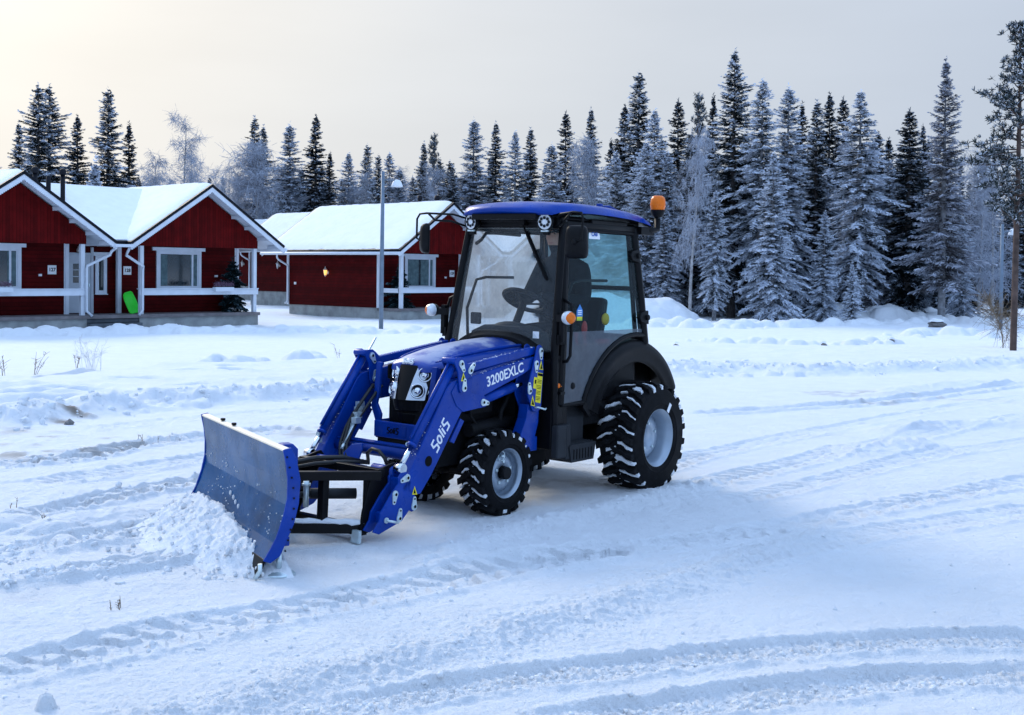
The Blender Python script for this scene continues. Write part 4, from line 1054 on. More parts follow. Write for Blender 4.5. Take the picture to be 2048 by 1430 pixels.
m = MB(); m.add([(-.135, -.45, 1.2), (-.135, .45, 1.2), (-.02, .42, 2.02), (-.02, -.42, 2.02)], [(0, 1, 2, 3)]); RW = part(m, 'rear_window', M_gfrost, recalc=False)
m = MB(); m.bar((-.08, -.45, 1.58), (-.08, .45, 1.58), .03, .035); m.tube([(-.13, .43, 1.2), (-.02, .40, 2.02)], .02, 6); m.tube([(-.13, -.43, 1.2), (-.02, -.40, 2.02)], .02, 6); m.build('window_bar', M_blackm, RW)
m = MB(); m.tube([(ax_(2.03) + .075, .12, 2.05), (ax_(1.9) + .07, .20, 1.92), (ax_(1.65) + .062, .385, 1.645)], .008, 6); m.bar((ax_(2.0) + .066, .16, 1.99), (ax_(1.66) + .052, .392, 1.64), .012, .022); m.box((ax_(2.05) + .07, .12, 2.055), (.05, .05, .04))
part(m, 'wiper', M_black)
# fenders
for s in (1, -1):
    m = MB(); ax3 = (0, s, 0)
    m.lathe([(.20, .275), (.752, .275), (.752, .285), (.20, .285)], (0, 0, .43), ax3, 30, rad(-12 * s), rad(-150 * s), 0, ref=(1, 0, 0))
    m.lathe([(.575, .505), (.575, .527), (.60, .530), (.66, .530), (.672, .536), (.70, .534), (.735, .518), (.752, .488), (.757, .44), (.757, .28), (.745, .28), (.735, .45), (.70, .505), (.60, .515)], (0, 0, .43), ax3, 30, rad(-21 * s), rad(-152 * s), 0, ref=(1, 0, 0))
    m.xz([(.64, .62), (.73, .70), (.735, .745), (.70, .74), (.64, .70)], s * .49, s * .525)
    part(m, 'rear_fender', M_black)
# lamps
for s in (1, -1):
    w = MB(); c = Vector((1.03, s * .345, 2.06)); d = Vector((1, s * .12, -.05)).normalized()
    w.lathe([(0, -.06), (.045, -.055), (.062, -.02), (.066, .01), (.060, .016), (.056, .010)], c, d, 28, mat=0); w.lathe([(.056, .008), (0, .010)], c, d, 24, mat=1)
    w.box(c + Vector((-.02, 0, -.075)), (.03, .05, .04), 0); w.box(c + Vector((.0, 0, -.066)), (.02, .06, .012), 2)
    wl = part(w, 'work_light', [M_black, M_clear, M_zinc])
    w = MB(); e1 = d.cross(Vector((0, 0, 1))).normalized(); e2 = e1.cross(d)
    for k in range(8):
        g = 2 * math.pi * k / 8; w.lathe([(.011, .0), (.012, .003), (0, .004)], c + d * .011 + e1 * .036 * math.cos(g) + e2 * .030 * math.sin(g), d, 10)
    w.build('lamp_diode', M_grey, wl)
    # indicator on its bracket
    w = MB(); c = Vector((1.12, s * .637, 1.378))
    w.bar((1.08, s * .52, 1.37), (1.10, s * .60, 1.37), .04, .05); w.b2((1.05, s * .54, 1.20), (1.09, s * .575, 1.42)); w.bar((1.06, s * .54, 1.25), (1.06, s * .54, 1.18), .035, .06)
    w.lathe([(0, -.034), (.046, -.032), (.048, .0)], c + Vector((.0, 0, 0)), (1, 0, 0), 20)
    ind = part(w, 'indicator', M_black)
    w = MB(); w.lathe([(.049, 0), (.047, .020), (.038, .038), (.020, .049), (0, .052)], c, (1, s * .12, 0), 24); w.build('clear_lens', M_clear, ind)
    w = MB(); dd = Vector((.45, s * .88, 0)).normalized(); w.lathe([(.046, -.012), (.044, .016), (.036, .036), (.020, .048), (0, .052)], c + dd * .006, dd, 24); w.build('amber_lens', M_orange, ind)
# beacon
w = MB(); c = Vector((-.30, .50, 2.205)); w.tube([(-.08, .44, 2.05), (-.22, .49, 2.05), (-.30, .50, 2.06), (-.30, .50, 2.15)], .026, 8); w.b2((-.26, .44, 2.01), (-.06, .50, 2.07)); w.lathe([(.03, -.05), (.045, -.03), (.058, 0), (.058, .012)], c, (0, 0, 1), 24)
B_ = part(w, 'beacon', M_black)
w = MB(); w.lathe([(.052, .010), (.060, .03), (.062, .06), (.058, .095), (.049, .116), (.033, .126), (0, .128)], c, (0, 0, 1), 28); w.lathe([(.0610, .044), (.0635, .047), (.0625, .05)], c, (0, 0, 1), 28); w.build('beacon_lens', M_orange, B_)
# mirrors
for s in (1, -1):
    w = MB(); c = Vector((1.10, s * .672, 1.915)) if s > 0 else Vector((1.06, s * .775, 1.93)); yaw = rad(14) if s > 0 else rad(42)
    P = []; R3 = Matrix.Rotation(yaw * s, 3, 'Z')
    def sq(a, b, k): return [(math.copysign(abs(math.cos(g)) ** .38, math.cos(g)) * a * k, math.copysign(abs(math.sin(g)) ** .38, math.sin(g)) * b * k) for g in np.linspace(0, 2 * math.pi, 33)[:-1]]
    rows = []
    for dx, k in ((-.022, .93), (-.018, 1.0), (.006, 1.0), (.026, .94), (.040, .78), (.047, .45)): rows.append([c + R3 @ Vector((dx, u * (1 - .08 * v / .12), v)) for u, v in sq(.083, .118, k)] )
    for r in rows: r.append(r[0])
    w.grid(rows); w.add(rows[-1][:-1], [tuple(range(32))], 0, True); w.add(rows[0][:-1], [tuple(range(32))], 1)
    mi = part(w, 'wing_mirror', [M_black, M_chrome], recalc=True)
    w = MB(); a = Vector((.95, s * .45, 2.10))
    w.tube([(1.0, s * .43, 2.09), (1.06, s * .50, 2.115), (c.x + .02, c.y - s * .02, 2.125), (c.x + .02, c.y + s * .05, 2.12), (c.x + .03, c.y + s * .07, 2.08), (c.x + .035, c.y + s * .065, 1.93), (c.x + .035, c.y + s * .02, 1.91)], .0085, 8)
    w.tube([(.98, s * .44, 2.03), (1.04, s * .54, 2.065), (c.x + .01, c.y - s * .10, 2.07), (c.x + .02, c.y - s * .04, 2.12)], .0085, 8); w.ball(c + Vector((.045, s * .01, .0)), (.012, .022, .022), 6)
    w.build('mirror_arm', M_black, mi)
# cab interior
m = MB(); m.prism([(-.30, 1.10), (-.28, 1.24), (-.16, 1.29), (.16, 1.29), (.28, 1.24), (.30, 1.10)], lambda u, v, w: (w, u, v), .85, 1.08); m.b2((.82, -.16, .75), (1.0, .16, 1.2)); m.ball((.95, 0, 1.27), (.10, .16, .05), 8); m.box((1.0, -.30, 1.33), (.02, .10, .09))
part(m, 'dashboard', M_grey, bevel=.01)
# cowl behind the bonnet
m = MB(); rows = []
for x, k in ((1.145, 1.0), (1.11, 1.02), (1.09, 1.0)):
    rows.append([(x, t * .42 * k, 1.262 - .14 * abs(t) ** 2.6 - (0.04 if x > 1.13 else 0) + (0 if x > 1.1 else -.02)) for t in np.linspace(-1, 1, 25)])
m.grid(rows); m.grid([[(1.146, t * .42, 1.222 - .14 * abs(t) ** 2.6) for t in np.linspace(-1, 1, 25)], [(1.146, t * .42, 1.04) for t in np.linspace(-1, 1, 25)]], 0, False); part(m, 'cowl', M_black)
m = MB(); c = Vector((.79, 0, 1.475)); d = Vector((-.50, 0, .86)).normalized(); e1 = Vector((0, 1, 0)); e2 = d.cross(e1)
m.tube([c + (e1 * math.cos(g) + e2 * math.sin(g)) * .165 for g in np.linspace(0, 2 * math.pi, 33)[:-1]], .017, 8, 0, True)
for g in (0.3, 2.84, 4.71): m.bar(c - d * .03, c + (e1 * math.cos(g) + e2 * math.sin(g)) * .16, .025, .015)
m.tube([c - d * .03, c - d * .28], .03, 10)
part(m, 'steering_wheel', M_black)
m = MB(); m.box((.24, 0, 1.075), (.44, .46, .11)); m.box((.02, 0, 1.30), (.10, .44, .40), 0, Matrix.Rotation(rad(-10), 3, 'Y')); m.box((.15, 0, .9), (.3, .35, .3)); m.b2((-.1, -.46, .72), (.55, -.28, 1.14)); m.b2((-.1, .28, .72), (.5, .46, 1.14))
SE = part(m, 'seat', M_black, bevel=.03)
m = MB(); m.ball((.03, .245, 1.33), (.05, .022, .05), 8); m.build('seat_marker', mat('amber_marker', (.95, .50, .01), .5), SE)
m = MB(); m.tube([(.45, .34, 1.14), (.47, .34, 1.22)], .012); m.ball((.47, .34, 1.27), (.025, .022, .06), 8); m.b2((.20, .34, 1.15), (.32, .40, 1.185)); m.tube([(.5, .30, 1.14), (.52, .30, 1.2)], .01); m.ball((.52, .30, 1.22), .02, 6)
part(m, 'control_lever', M_red, bevel=.008)
m = MB()
for s in (1, -1): m.tube([(.90, s * .455, 1.12), (.92, s * .455, 1.40), (.82, s * .45, 1.62), (.70, s * .45, 1.64), (.35, s * .45, 1.64)], .012, 8)
m.tube([(.86, -.43, 1.90), (.80, -.43, 1.93), (.74, -.43, 1.985), (.6, -.43, 1.99), (.3, -.43, 1.985)], .014, 8)
part(m, 'grab_rail', M_black)

# --- driver
def skinned(name, pts, edges, mats, parent=None, sub=2):
    me = bpy.data.meshes.new(name); me.from_pydata([p[:3] for p in pts], edges, [])
    for q in (mats if isinstance(mats, (list, tuple)) else [mats]): me.materials.append(q)
    o = bpy.data.objects.new(name, me); COL.objects.link(o)
    sk = o.modifiers.new('skin', 'SKIN'); sk.use_smooth_shade = True
    if not me.skin_vertices: me.skin_vertices.new() if hasattr(me.skin_vertices, 'new') else None
    for i, p in enumerate(pts):
        r = p[3]; me.skin_vertices[0].data[i].radius = r if hasattr(r, '__len__') else (r, r)
    me.skin_vertices[0].data[0].use_root = True
    su = o.modifiers.new('subdivision', 'SUBSURF'); su.levels = sub; su.render_levels = sub
    if parent is not None: o.parent = parent
    return o
def person_mat():
    m = mat('winter_jacket', (.007, .008, .010), .85, 0, .3, 12, .3, 60, spec=.08); t = m.node_tree; p = t.nodes['Principled BSDF']; src = p.inputs['Base Color'].links[0].from_socket
    co = N(t, 'ShaderNodeTexCoord'); s_ = N(t, 'ShaderNodeSeparateXYZ'); t.links.new(co.outputs['Object'], s_.inputs[0])
    g = N(t, 'ShaderNodeMath', operation='GREATER_THAN'); g.inputs[1].default_value = .79; t.links.new(s_.outputs['Z'], g.inputs[0])
    mx = N(t, 'ShaderNodeMixRGB'); mx.inputs[2].default_value = (.52, .29, .21, 1); t.links.new(g.outputs[0], mx.inputs[0]); t.links.new(src, mx.inputs[1]); t.links.new(mx.outputs[0], p.inputs['Base Color'])
    return m
pts = []; ed = []
def V_(x, y, z, r, par=None):
    pts.append((x, y, z, r)); i = len(pts) - 1
    if par is not None: ed.append((par, i))
    return i
# seated body, origin at the seat cushion; x forward
pel = V_(0, 0, .10, (.17, .14)); wa = V_(.02, 0, .28, (.18, .14), pel); ch = V_(.06, 0, .48, (.20, .15), wa); sh = V_(.09, 0, .62, (.15, .11), ch); nk = V_(.14, 0, .72, .062, sh); jw = V_(.19, 0, .80, (.068, .075), nk); hd = V_(.195, 0, .875, (.078, .095), jw); tp = V_(.19, 0, .945, (.062, .075), hd); V_(.292, 0, .855, .016, hd)
for s in (1, -1):
    a = V_(.10, s * .185, .60, .085, sh); b = V_(.18, s * .27, .36, .066, a); c_ = V_(.44, s * .20, .37, .050, b); w_ = V_(.52, s * .16, .395, .038, c_); pm = V_(.565, s * .14, .405, (.042, .022), w_)
    for k in range(4):
        f0 = V_(.605, s * (.115 + .018 * k), .405 + .004 * k, .0095, pm); f1 = V_(.632 - .003 * k, s * (.112 + .018 * k), .385, .009, f0); V_(.618, s * (.110 + .018 * k), .365, .008, f1)
    t0 = V_(.575, s * .10, .395, .0105, pm); V_(.595, s * .088, .378, .009, t0)
    h0 = V_(.10, s * .11, .09, .105, pel); kn = V_(.46, s * .16, .10, .080, h0); an = V_(.52, s * .15, -.27, .055, kn); V_(.60, s * .15, -.32, .05, an)
DR = skinned('person', pts, ed, person_mat())
dloc = TR.matrix_world @ Vector((.20, .0, 1.115)); DR.matrix_world = Matrix.Translation(dloc) @ TR.matrix_world.to_3x3().normalized().to_4x4()
tag(DR, 'driver in dark winter jacket and cap sitting at the wheel in the tractor cab', 'person')
m = MB(); m.lathe([(.088, -.03), (.090, .0), (.084, .04), (.06, .075), (0, .088)], (.185, 0, .915), (0, 0, 1), 24); m.prism([(.06, -.07), (.17, -.055), (.185, 0), (.17, .055), (.06, .07)], lambda u, v, w: (u + .185 - .0, v, w + .895 - (u - .06) * .15), 0, .008)
m.build('cap', M_black, DR)
m = MB()
for s in (1, -1): m.ball((.268, s * .030, .878), (.008, .012, .007), 6)
m.build('eye', M_ink, DR)
m = MB()
for s in (1, -1): m.ball((.19, s * .083, .855), (.022, .010, .032), 6)
m.build('ear', mat('skin', (.50, .28, .20), .6), DR)
m = MB(); m.ball((.262, 0, .808), (.012, .028, .006), 6); m.build('mouth', mat('lips', (.36, .13, .11), .6), DR)

# ------------------------------------------------------------------ cabins
SX = Vector((.67, .742, 0)).normalized(); ANG = math.atan2(SX.y, SX.x)
GP = 7.25                                         # distance between the two gables of a cabin
def slab(mb, pts, thick, mt):
    """a roof sheet: quad given by 4 points, thickened downwards"""
    P = [Vector(p) for p in pts]; n = (P[1] - P[0]).cross(P[3] - P[0]).normalized()
    if n.z < 0: n = -n
    Q = [p - n * thick for p in P]
    return mb.add(P + Q, [(0, 1, 2, 3), (7, 6, 5, 4), (0, 4, 5, 1), (1, 5, 6, 2), (2, 6, 7, 3), (3, 7, 4, 0)], mt)
def snow_sheet(mb, p00, p10, p11, p01, th, seed):
    """settled roof snow: p00-p10 along the ridge, p01-p11 along the eave; uneven thickness and edges"""
    nu, nv = 40, 18; P = [np.array(p, float) for p in (p00, p10, p11, p01)]; rows = []
    for i in range(nv + 1):
        v = i / nv; row = []
        for j in range(nu + 1):
            u = j / nu; q = (P[0] * (1 - u) + P[1] * u) * (1 - v) + (P[3] * (1 - u) + P[2] * u) * v
            a = np.array([q[0] * 1.3 + seed, q[1] * 1.3]); n1 = float(fbm(a[:1], a[1:], 1., 3)[0]); n2 = float(fbm(a[:1] + 9, a[1:] * 1., 3.1, 2)[0])
            e = min(1, v * 9) * min(1, (1 - v) * 9) * min(1, u * 16) * min(1, (1 - u) * 16) if v > .06 else min(1, u * 16) * min(1, (1 - u) * 16)
            z = q[2] - .075 + (.075 + th * (.75 + .5 * n1) + .02 * n2) * (.35 + .65 * math.sqrt(max(0, e))) * (1 if 0 < u < 1 and v < 1 else .25)
            if v == 1: q = q + (P[3] - P[0]) * (.012 * n1 + .008 * n2)
            row.append((q[0], q[1] + (.05 * n2 if u in (0., 1.) else 0), z))
        rows.append(row)
    return mb.grid(rows)
def make_cabin(name, label, origin, dz, front_unit, detail, numbers=('', ''), lit=False):
    """origin = ground point under the peak of gable unit 0; units at s = 0 and s = +GP"""
    H = empty(name, (origin[0], origin[1], dz), ANG); tag(H, label, 'cabin', None)
    HW, RH, PK, EV, DEP = 2.60, 3.36, 4.86, 2.62, 10.0
    sl = (PK - EV) / RH
    units = (0., GP)
    # walls
    m = MB()
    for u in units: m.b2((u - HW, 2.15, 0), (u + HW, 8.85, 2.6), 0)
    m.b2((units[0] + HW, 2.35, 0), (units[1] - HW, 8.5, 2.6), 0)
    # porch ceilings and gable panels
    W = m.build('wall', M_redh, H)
    for u in units:
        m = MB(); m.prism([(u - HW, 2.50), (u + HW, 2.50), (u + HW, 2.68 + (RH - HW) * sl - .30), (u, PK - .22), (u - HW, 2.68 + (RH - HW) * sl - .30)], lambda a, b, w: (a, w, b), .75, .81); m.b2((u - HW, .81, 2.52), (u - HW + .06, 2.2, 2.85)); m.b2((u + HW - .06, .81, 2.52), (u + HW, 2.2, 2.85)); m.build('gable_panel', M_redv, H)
        m = MB(); m.prism([(u - HW, 2.50), (u + HW, 2.50), (u + HW, 2.68 + (RH - HW) * sl - .30), (u, PK - .22), (u - HW, 2.68 + (RH - HW) * sl - .30)], lambda a, b, w: (a, w, b), 8.80, 8.86); m.build('gable_panel', M_redv, H)
    m = MB()
    for u in units: m.b2((u - HW + .06, .81, 2.53), (u + HW - .06, 2.15, 2.56))
    m.build('porch_ceiling', M_trim, H)
    # roof: dark sheet, snow on it, white barge boards below
    R = MB(); S = MB(); B = MB()
    for u in units:
        for sg in (-1, 1):
            lo = u + sg * RH
            p = [(u, -.02, PK), (u, DEP, PK), (lo, DEP, EV), (lo, -.02, EV)]
            slab(R, p, .10, 0)
            e = .07
            q = [(u, .12, PK + e), (u, DEP - .08, PK + e), (u + sg * RH * .985, DEP - .08, EV + (1 - .985) * (PK - EV) + e), (u + sg * RH * .985, .06, EV + (1 - .985) * (PK - EV) + e)]
            snow_sheet(S, q[0], q[1], q[2], q[3], .03, u * 3 + sg * 5 + origin[0])
            for yb in (.0, DEP - .06):
                B.prism([(u, PK - .115), (lo, EV - .115), (lo, EV - .275), (u, PK - .295)], lambda a, b, w: (a, w, b), yb, yb + .05, 0)
            B.prism([(u, PK - .125), (lo, EV - .125), (lo, EV - .16), (u, PK - .16)], lambda a, b, w: (a, w, b), .052, DEP - .062, 0)
            for t in (.42, .6, .78, .93): # exposed purlin ends
                B.b2((u + sg * RH * t - .05, .05, PK - (PK - EV) * t - .30), (u + sg * RH * t + .05, .78, PK - (PK - EV) * t - .165), 0)
            # scalloped lower trim of the barge board
            if detail:
                for t in np.linspace(.03, .985, 52):
                    B.cyl((u + sg * RH * t, -.004, PK - (PK - EV) * t - .285), (u + sg * RH * t, .045, PK - (PK - EV) * t - .285), .034, n=8)
    # link roof between the gables
    a, b = units[0], units[1]
    slab(R, [(a + .3, 4.6, PK - .10), (b - .3, 4.6, PK - .10), (b - RH, .28, EV), (a + RH, .28, EV)], .10, 0)
    slab(R, [(a + .3, 4.6, PK - .10), (b - .3, 4.6, PK - .10), (b - RH, 9.0, EV), (a + RH, 9.0, EV)], .10, 0)
    slab(S, [(a + .1, 4.6, PK - .02), (b - .1, 4.6, PK - .02), (b - RH + .12, .34, EV + .08), (a + RH - .12, .34, EV + .08)], .07, 0)
    slab(S, [(a + .3, 4.6, PK - .02), (b - .3, 4.6, PK - .02), (b - RH, 9.0, EV + .08), (a + RH, 9.0, EV + .08)], .07, 0)
    RF = R.build('roof', M_roof, H)
    sn = S.build('roof_snow', M_roofsnow, RF)
    for vx, vy, vz, hh in ((1.95, 3.2, 4.7, .36), (2.45, 3.2, 4.66, .30), (3.0, 3.2, 4.7, .36)) if front_unit == 1 else ((.8, 3.1, 4.7, .40), (.8, 1.93, 4.7, .36)):
        v = MB(); v.cyl((vx, vy, vz - .9), (vx, vy, vz + hh), .085, n=14)
        if hh > .31: v.cyl((vx, vy, vz + hh), (vx, vy, vz + hh + .16), .125, .125, 14); v.ball((vx, vy, vz + hh + .16), (.12, .12, .07), 8)
        v.build('vent_pipe', M_roof, RF)
    B.build('barge_board', M_trim, RF)
    # gutters and downpipes
    for gx, gy0, gy1, dside in ((units[0] - RH - .03, -.02, DEP, -1), (units[1] + RH + .03, -.02, DEP, 1)):
        g = MB(); g.tube([(gx, gy0, EV - .16), (gx, gy1, EV - .14)], .075, 8); GT = g.build('gutter', M_trim, H)
        g = MB()
        for y_ in (8.7,):
            xw = gx - dside * .65
            g.tube([(gx, y_, EV - .2), (gx, y_, EV - .34), (gx - dside * .08, y_, EV - .44), (xw, y_, EV - .72), (xw, y_, EV - .85), (xw, y_, .16), (xw + dside * .16, y_, .05)], .045, 8)
        g.build('downpipe', M_trim, GT)
    g = MB(); g.b2((units[0] + RH - .1, -.05, EV - .20), (units[1] - RH + .1, .30, EV - .10)); GT = g.build('gutter', M_trim, H)
    g = MB()
    for x0, x1 in ((units[0] + RH - .05, units[0] + HW - .03), (units[1] - RH + .05, units[1] - HW + .1)):
        d = 1 if x1 > x0 else -1
        g.tube([(x0 - d * .12 if d < 0 else x0, .15, EV - .2), (x0, .30, EV - .36), (x0, .4, EV - .48), (x1, .62, EV - .88), (x1, .66, EV - 1.0), (x1, .66, .16), (x1 - d * .18, .60, -.02)], .05, 8)
    g.build('downpipe', M_trim, GT)
    # deck, plinth, steps
    m = MB(); m.b2((units[0] - HW - .05, .62, -.12), (units[1] + HW + .05, 2.16, 0.)); D = m.build('deck', M_deck, H, .01)
    m = MB()
    for u in units: m.b2((u - HW, .70, -1.1), (u + HW, 2.4, -.122)); m.b2((u - HW + .04, 2.3, -1.1), (u + HW - .04, 8.8, -.0))
    m.b2((units[0] + HW, 1.1, -1.1), (units[1] - HW, 8.0, -.122)); m.build('plinth', M_conc, H)
    m = MB()
    for k in range(3): m.b2((units[0] + HW + .02, .38 - k * .28 + .35, -.26 - k * .15), (units[1] - HW - .02, .62 - k * .28 + .45, -.135 - k * .15))
    m.build('step', M_step, D, .008)
    # posts and railings
    for u in units:
        for sg in (-1, 1):
            m = MB(); m.b2((u + sg * 2.48 - .075, .74, 0), (u + sg * 2.48 + .075, .89, 2.5)); m.build('post', M_trim, H, .01)
            m = MB(); m.b2((u + sg * (HW + .012) - .06, 2.10, 0), (u + sg * (HW + .012) + .06, 2.24, 2.56)); m.b2((u + sg * (HW - .10), 2.13, 0), (u + sg * (HW + .06), 2.148, 2.55)); m.build('corner_board', M_trim, H); m = MB(); m.b2((u + sg * (HW + .005) - .05, 8.76, 0), (u + sg * (HW + .005) + .06, 8.9, 2.56)); m.build('corner_board', M_trim, H)
        r = MB(); r.b2((u - HW, .70, .70), (u + HW, .739, .91)); r.b2((u - HW, .66, .912), (u + HW, .90, .945)); r.build('railing', M_trim, H, .006)
        r = MB(); r.b2((u - HW - .0, .9, .70), (u - HW + .035, 2.12, .90)) if u == units[0] else r.b2((u + HW - .035, .9, .70), (u + HW, 2.12, .90)); r.build('railing', M_trim, H, .006)
    # windows
    def window(x0, x1, z0, z1, y, drape):
        w = MB(); f = .13
        w.b2((x0, y - .05, z0), (x0 + f, y + .02, z1)); w.b2((x1 - f, y - .05, z0), (x1, y + .02, z1)); w.b2((x0 + f, y - .05, z0), (x1 - f, y + .02, z0 + f)); w.b2((x0 + f, y - .05, z1 - f), (x1 - f, y + .02, z1))
        w.b2((x0 - .17, y - .06, z1), (x1 + .17, y + .02, z1 + .13)); w.b2((x0 - .02, y - .09, z0 - .03), (x1 + .02, y + .02, z0))
        if x1 - x0 > 1: w.b2((x1 - f - .30, y - .03, z0 + f), (x1 - f - .22, y + .02, z1 - f)); w.b2((x0 + f, y - .03, z0 + f), (x0 + f + .05, y + .02, z1 - f)); w.b2((x1 - f - .05, y - .03, z0 + f), (x1 - f, y + .02, z1 - f))
        o = w.build('window', M_trim, H, .006)
        g = MB(); g.b2((x0 + f, y - .012, z0 + f), (x1 - f, y - .004, z1 - f)); g.build('pane', M_gwin, o)
        if drape:
            c = MB(); rr = []
            for t in np.linspace(0, 1, 40): rr.append([(x0 + f + (x1 - f - x0 - f) * t, y - .016 + .004 * math.sin(t * 70), z) for z in (z0 + f + .02, z1 - f - .02)])
            sel = [rr[:9], rr[-9:]] if drape == 1 else [rr[:18], rr[20:]]
            for q in sel: c.grid(q); c.build('curtain', M_curt, o); c = MB()
    for i, u in enumerate(units):
        window(u - 1.05, u + .92, .88, 2.36, 2.145, 2 if front_unit == 0 else 1)
    # recess between the units: door, side light, lamp
    x0 = units[0] + HW
    m = MB(); m.b2((x0 + .02, 2.28, 0), (x0 + .12, 2.345, 2.42)); m.b2((x0 + 1.02, 2.28, 0), (x0 + 1.12, 2.345, 2.42)); m.b2((x0 + .12, 2.28, 2.12), (x0 + 1.02, 2.345, 2.22)); m.b2((x0 + .12, 2.31, .03), (x0 + 1.02, 2.345, 2.12))
    dr = m.build('door', M_door, H, .006)
    m = MB()
    for a_ in range(2):
        for c in range(3): m.b2((x0 + .33 + a_ * .25, 2.303, 1.13 + c * .24), (x0 + .55 + a_ * .25, 2.309, 1.34 + c * .24))
    m.build('pane', M_gwin, dr)
    m = MB(); m.b2((x0 + .92, 2.26, .98), (x0 + .96, 2.31, 1.1)); m.build('handle', M_zinc, dr)
    window(x0 + 1.20, x0 + 1.66, .72, 2.12, 2.345, 0)
    # number plates
    for (px, num) in ((units[0] + 2.05, numbers[0]), (units[1] - 2.26, numbers[1])):
        if not num: continue
        m = MB(); m.b2((px - .16, 2.125, 1.43), (px + .16, 2.148, 1.75)); n_p = m.build('number_plate', M_white, H, .006)
        text_mesh('house_number', num, .17, M_ink, n_p, frame((px, 2.124, 1.59), (1, 0, 0), (0, 0, 1)), .001, .006)
    # lanterns on the walls
    def lantern(p, d, lit):
        d = Vector(d); p = Vector(p); q = p + d * .16
        l = MB(); l.ball(p, (.07, .07, .09), 8); l.tube([p, p + d * .08 + Vector((0, 0, .10)), q + Vector((0, 0, .16))], .014, 6); l.lathe([(0, .30), (.02, .27), (.03, .20), (.10, .13), (.11, .11)], q, (0, 0, 1), 8); l.lathe([(.05, -.14), (.03, -.18), (0, -.22)], q, (0, 0, 1), 8)
        for k in range(6):
            g = k * math.pi / 3; l.tube([q + Vector((.095 * math.cos(g), .095 * math.sin(g), .11)), q + Vector((.05 * math.cos(g), .05 * math.sin(g), -.14))], .007, 4)
        o = l.build('wall_lamp', M_brass, H)
        g = MB(); g.lathe([(.09, .11), (.05, -.13), (0, -.13)], q, (0, 0, 1), 10); g.build('lamp_glass', M_bulb if lit else M_clear, o)
    lantern((units[0] - HW - .0, 5.8, 1.58), (-1, 0, 0), lit)
    lantern((x0 + .55, 2.34, 2.30), (0, -1, 0), False)
    for a_, b_ in (((units[0] - HW - .05, 8.2, .98), (units[0] - HW, 8.32, 1.10)), ((units[1] + 1.55, 2.10, 1.36), (units[1] + 1.68, 2.15, 1.44)), ((units[0] + 1.55, 2.10, 1.36), (units[0] + 1.66, 2.15, 1.44))): m = MB(); m.b2(a_, b_); m.build('wall_socket', M_white, H)
    return H
O1 = Vector((-11.2555, 45.0, 0)); O2 = Vector((-2.7045, 55.0, 0))
K1 = make_cabin('cabin', 'red wooden twin cabin numbered 127 and 128, snowy valley roof between its two gables', O1 - SX * GP, .0, 1, True, ('127', '128'))
K2 = make_cabin('cabin', 'red wooden cabin numbered 129 standing behind the steel pole and the tractor cab', O2, .0, 0, True, ('129', '130'), True)
K3 = make_cabin('cabin', 'red cabin behind cabin 129, only its side wall and snowy roof showing past the downpipe', (-8.1, 71.0), .36, 0, False)
K4 = make_cabin('cabin', 'farthest red cabin, a sliver seen under the porch roof of cabin 128', (-13.4, 85.0), .5, 0, False)
def on(K, s, b, z): return K.matrix_world @ Vector((s, b, z))
bpy.context.view_layer.update()

# flower boxes on the railings
def flower_box(K, s, label):
    o = MB(); o.b2((-.42, -.11, -.16), (.42, .11, .0), 0)
    b_ = o.build('flower_box', M_trim, None, .01); b_.matrix_world = Matrix.Translation(on(K, s, .58, .99)) @ Matrix.Rotation(ANG, 4, 'Z')
    tag(b_, label, 'flower box', 'flower boxes hanging on the porch railings')
    f = MB(); r = random.Random(int(s * 100))
    for _ in range(420):
        c = Vector((r.uniform(-.42, .42), r.uniform(-.12, .12), .0)); c.z = .02 + abs(r.gauss(.07, .05)); a = r.uniform(0, 6.3)
        d = Vector((math.cos(a) * .5, math.sin(a) * .5, r.uniform(.4, 1))).normalized() * r.uniform(.03, .08); e = d.cross(Vector((r.gauss(0, 1), r.gauss(0, 1), r.gauss(0, 1)))).normalized() * .012
        f.add([c - e, c + e, c + d], [(0, 1, 2)])
    f.build('heather', M_heather, b_, recalc=False)
flower_box(K1, GP + .05 + .85, 'box of frosted purple heather on the railing of cabin 128')
flower_box(K1, -.55, 'box of frosted purple heather on the railing of cabin 127')
flower_box(K2, 1.35, 'box of frosted purple heather on the railing of cabin 129 left of the tractor mirror')

# green sledge
m = MB(); rows = []
for i in range(15):
    v = i / 14; hw_ = .235 * (1 - .25 * (abs(v - .45) / .55) ** 3) - (.05 if i in (0, 14) else 0)
    lift = .06 * max(0, (v - .75) / .25) ** 2
    rows.append([(u * hw_, .0 + lift - .055 * (1 - abs(u) ** 4) * (0 if i in (0, 14) else 1), v * .84) for u in np.linspace(-1, 1, 15)])
m.grid(rows)
SL = m.build('sledge', M_green, None); so = SL.modifiers.new('solid', 'SOLIDIFY'); so.thickness = .018
SL.matrix_world = Matrix.Translation(on(K1, GP - 2.26, 1.55, .02)) @ Matrix.Rotation(ANG, 4, 'Z') @ Matrix.Rotation(rad(-14), 4, 'Y') @ Matrix.Rotation(rad(-20), 4, 'X') @ Matrix.Rotation(math.pi, 4, 'Z')
tag(SL, 'bright green plastic sledge leaning upright on the porch of cabin 128', 'sledge')
m = MB(); m.b2((-.19, -.075, .30), (-.15, -.045, .46)); m.b2((.15, -.075, .30), (.19, -.045, .46)); m.build('handle', mat('sledge_slot', (.01, .25, .01), .5), SL)

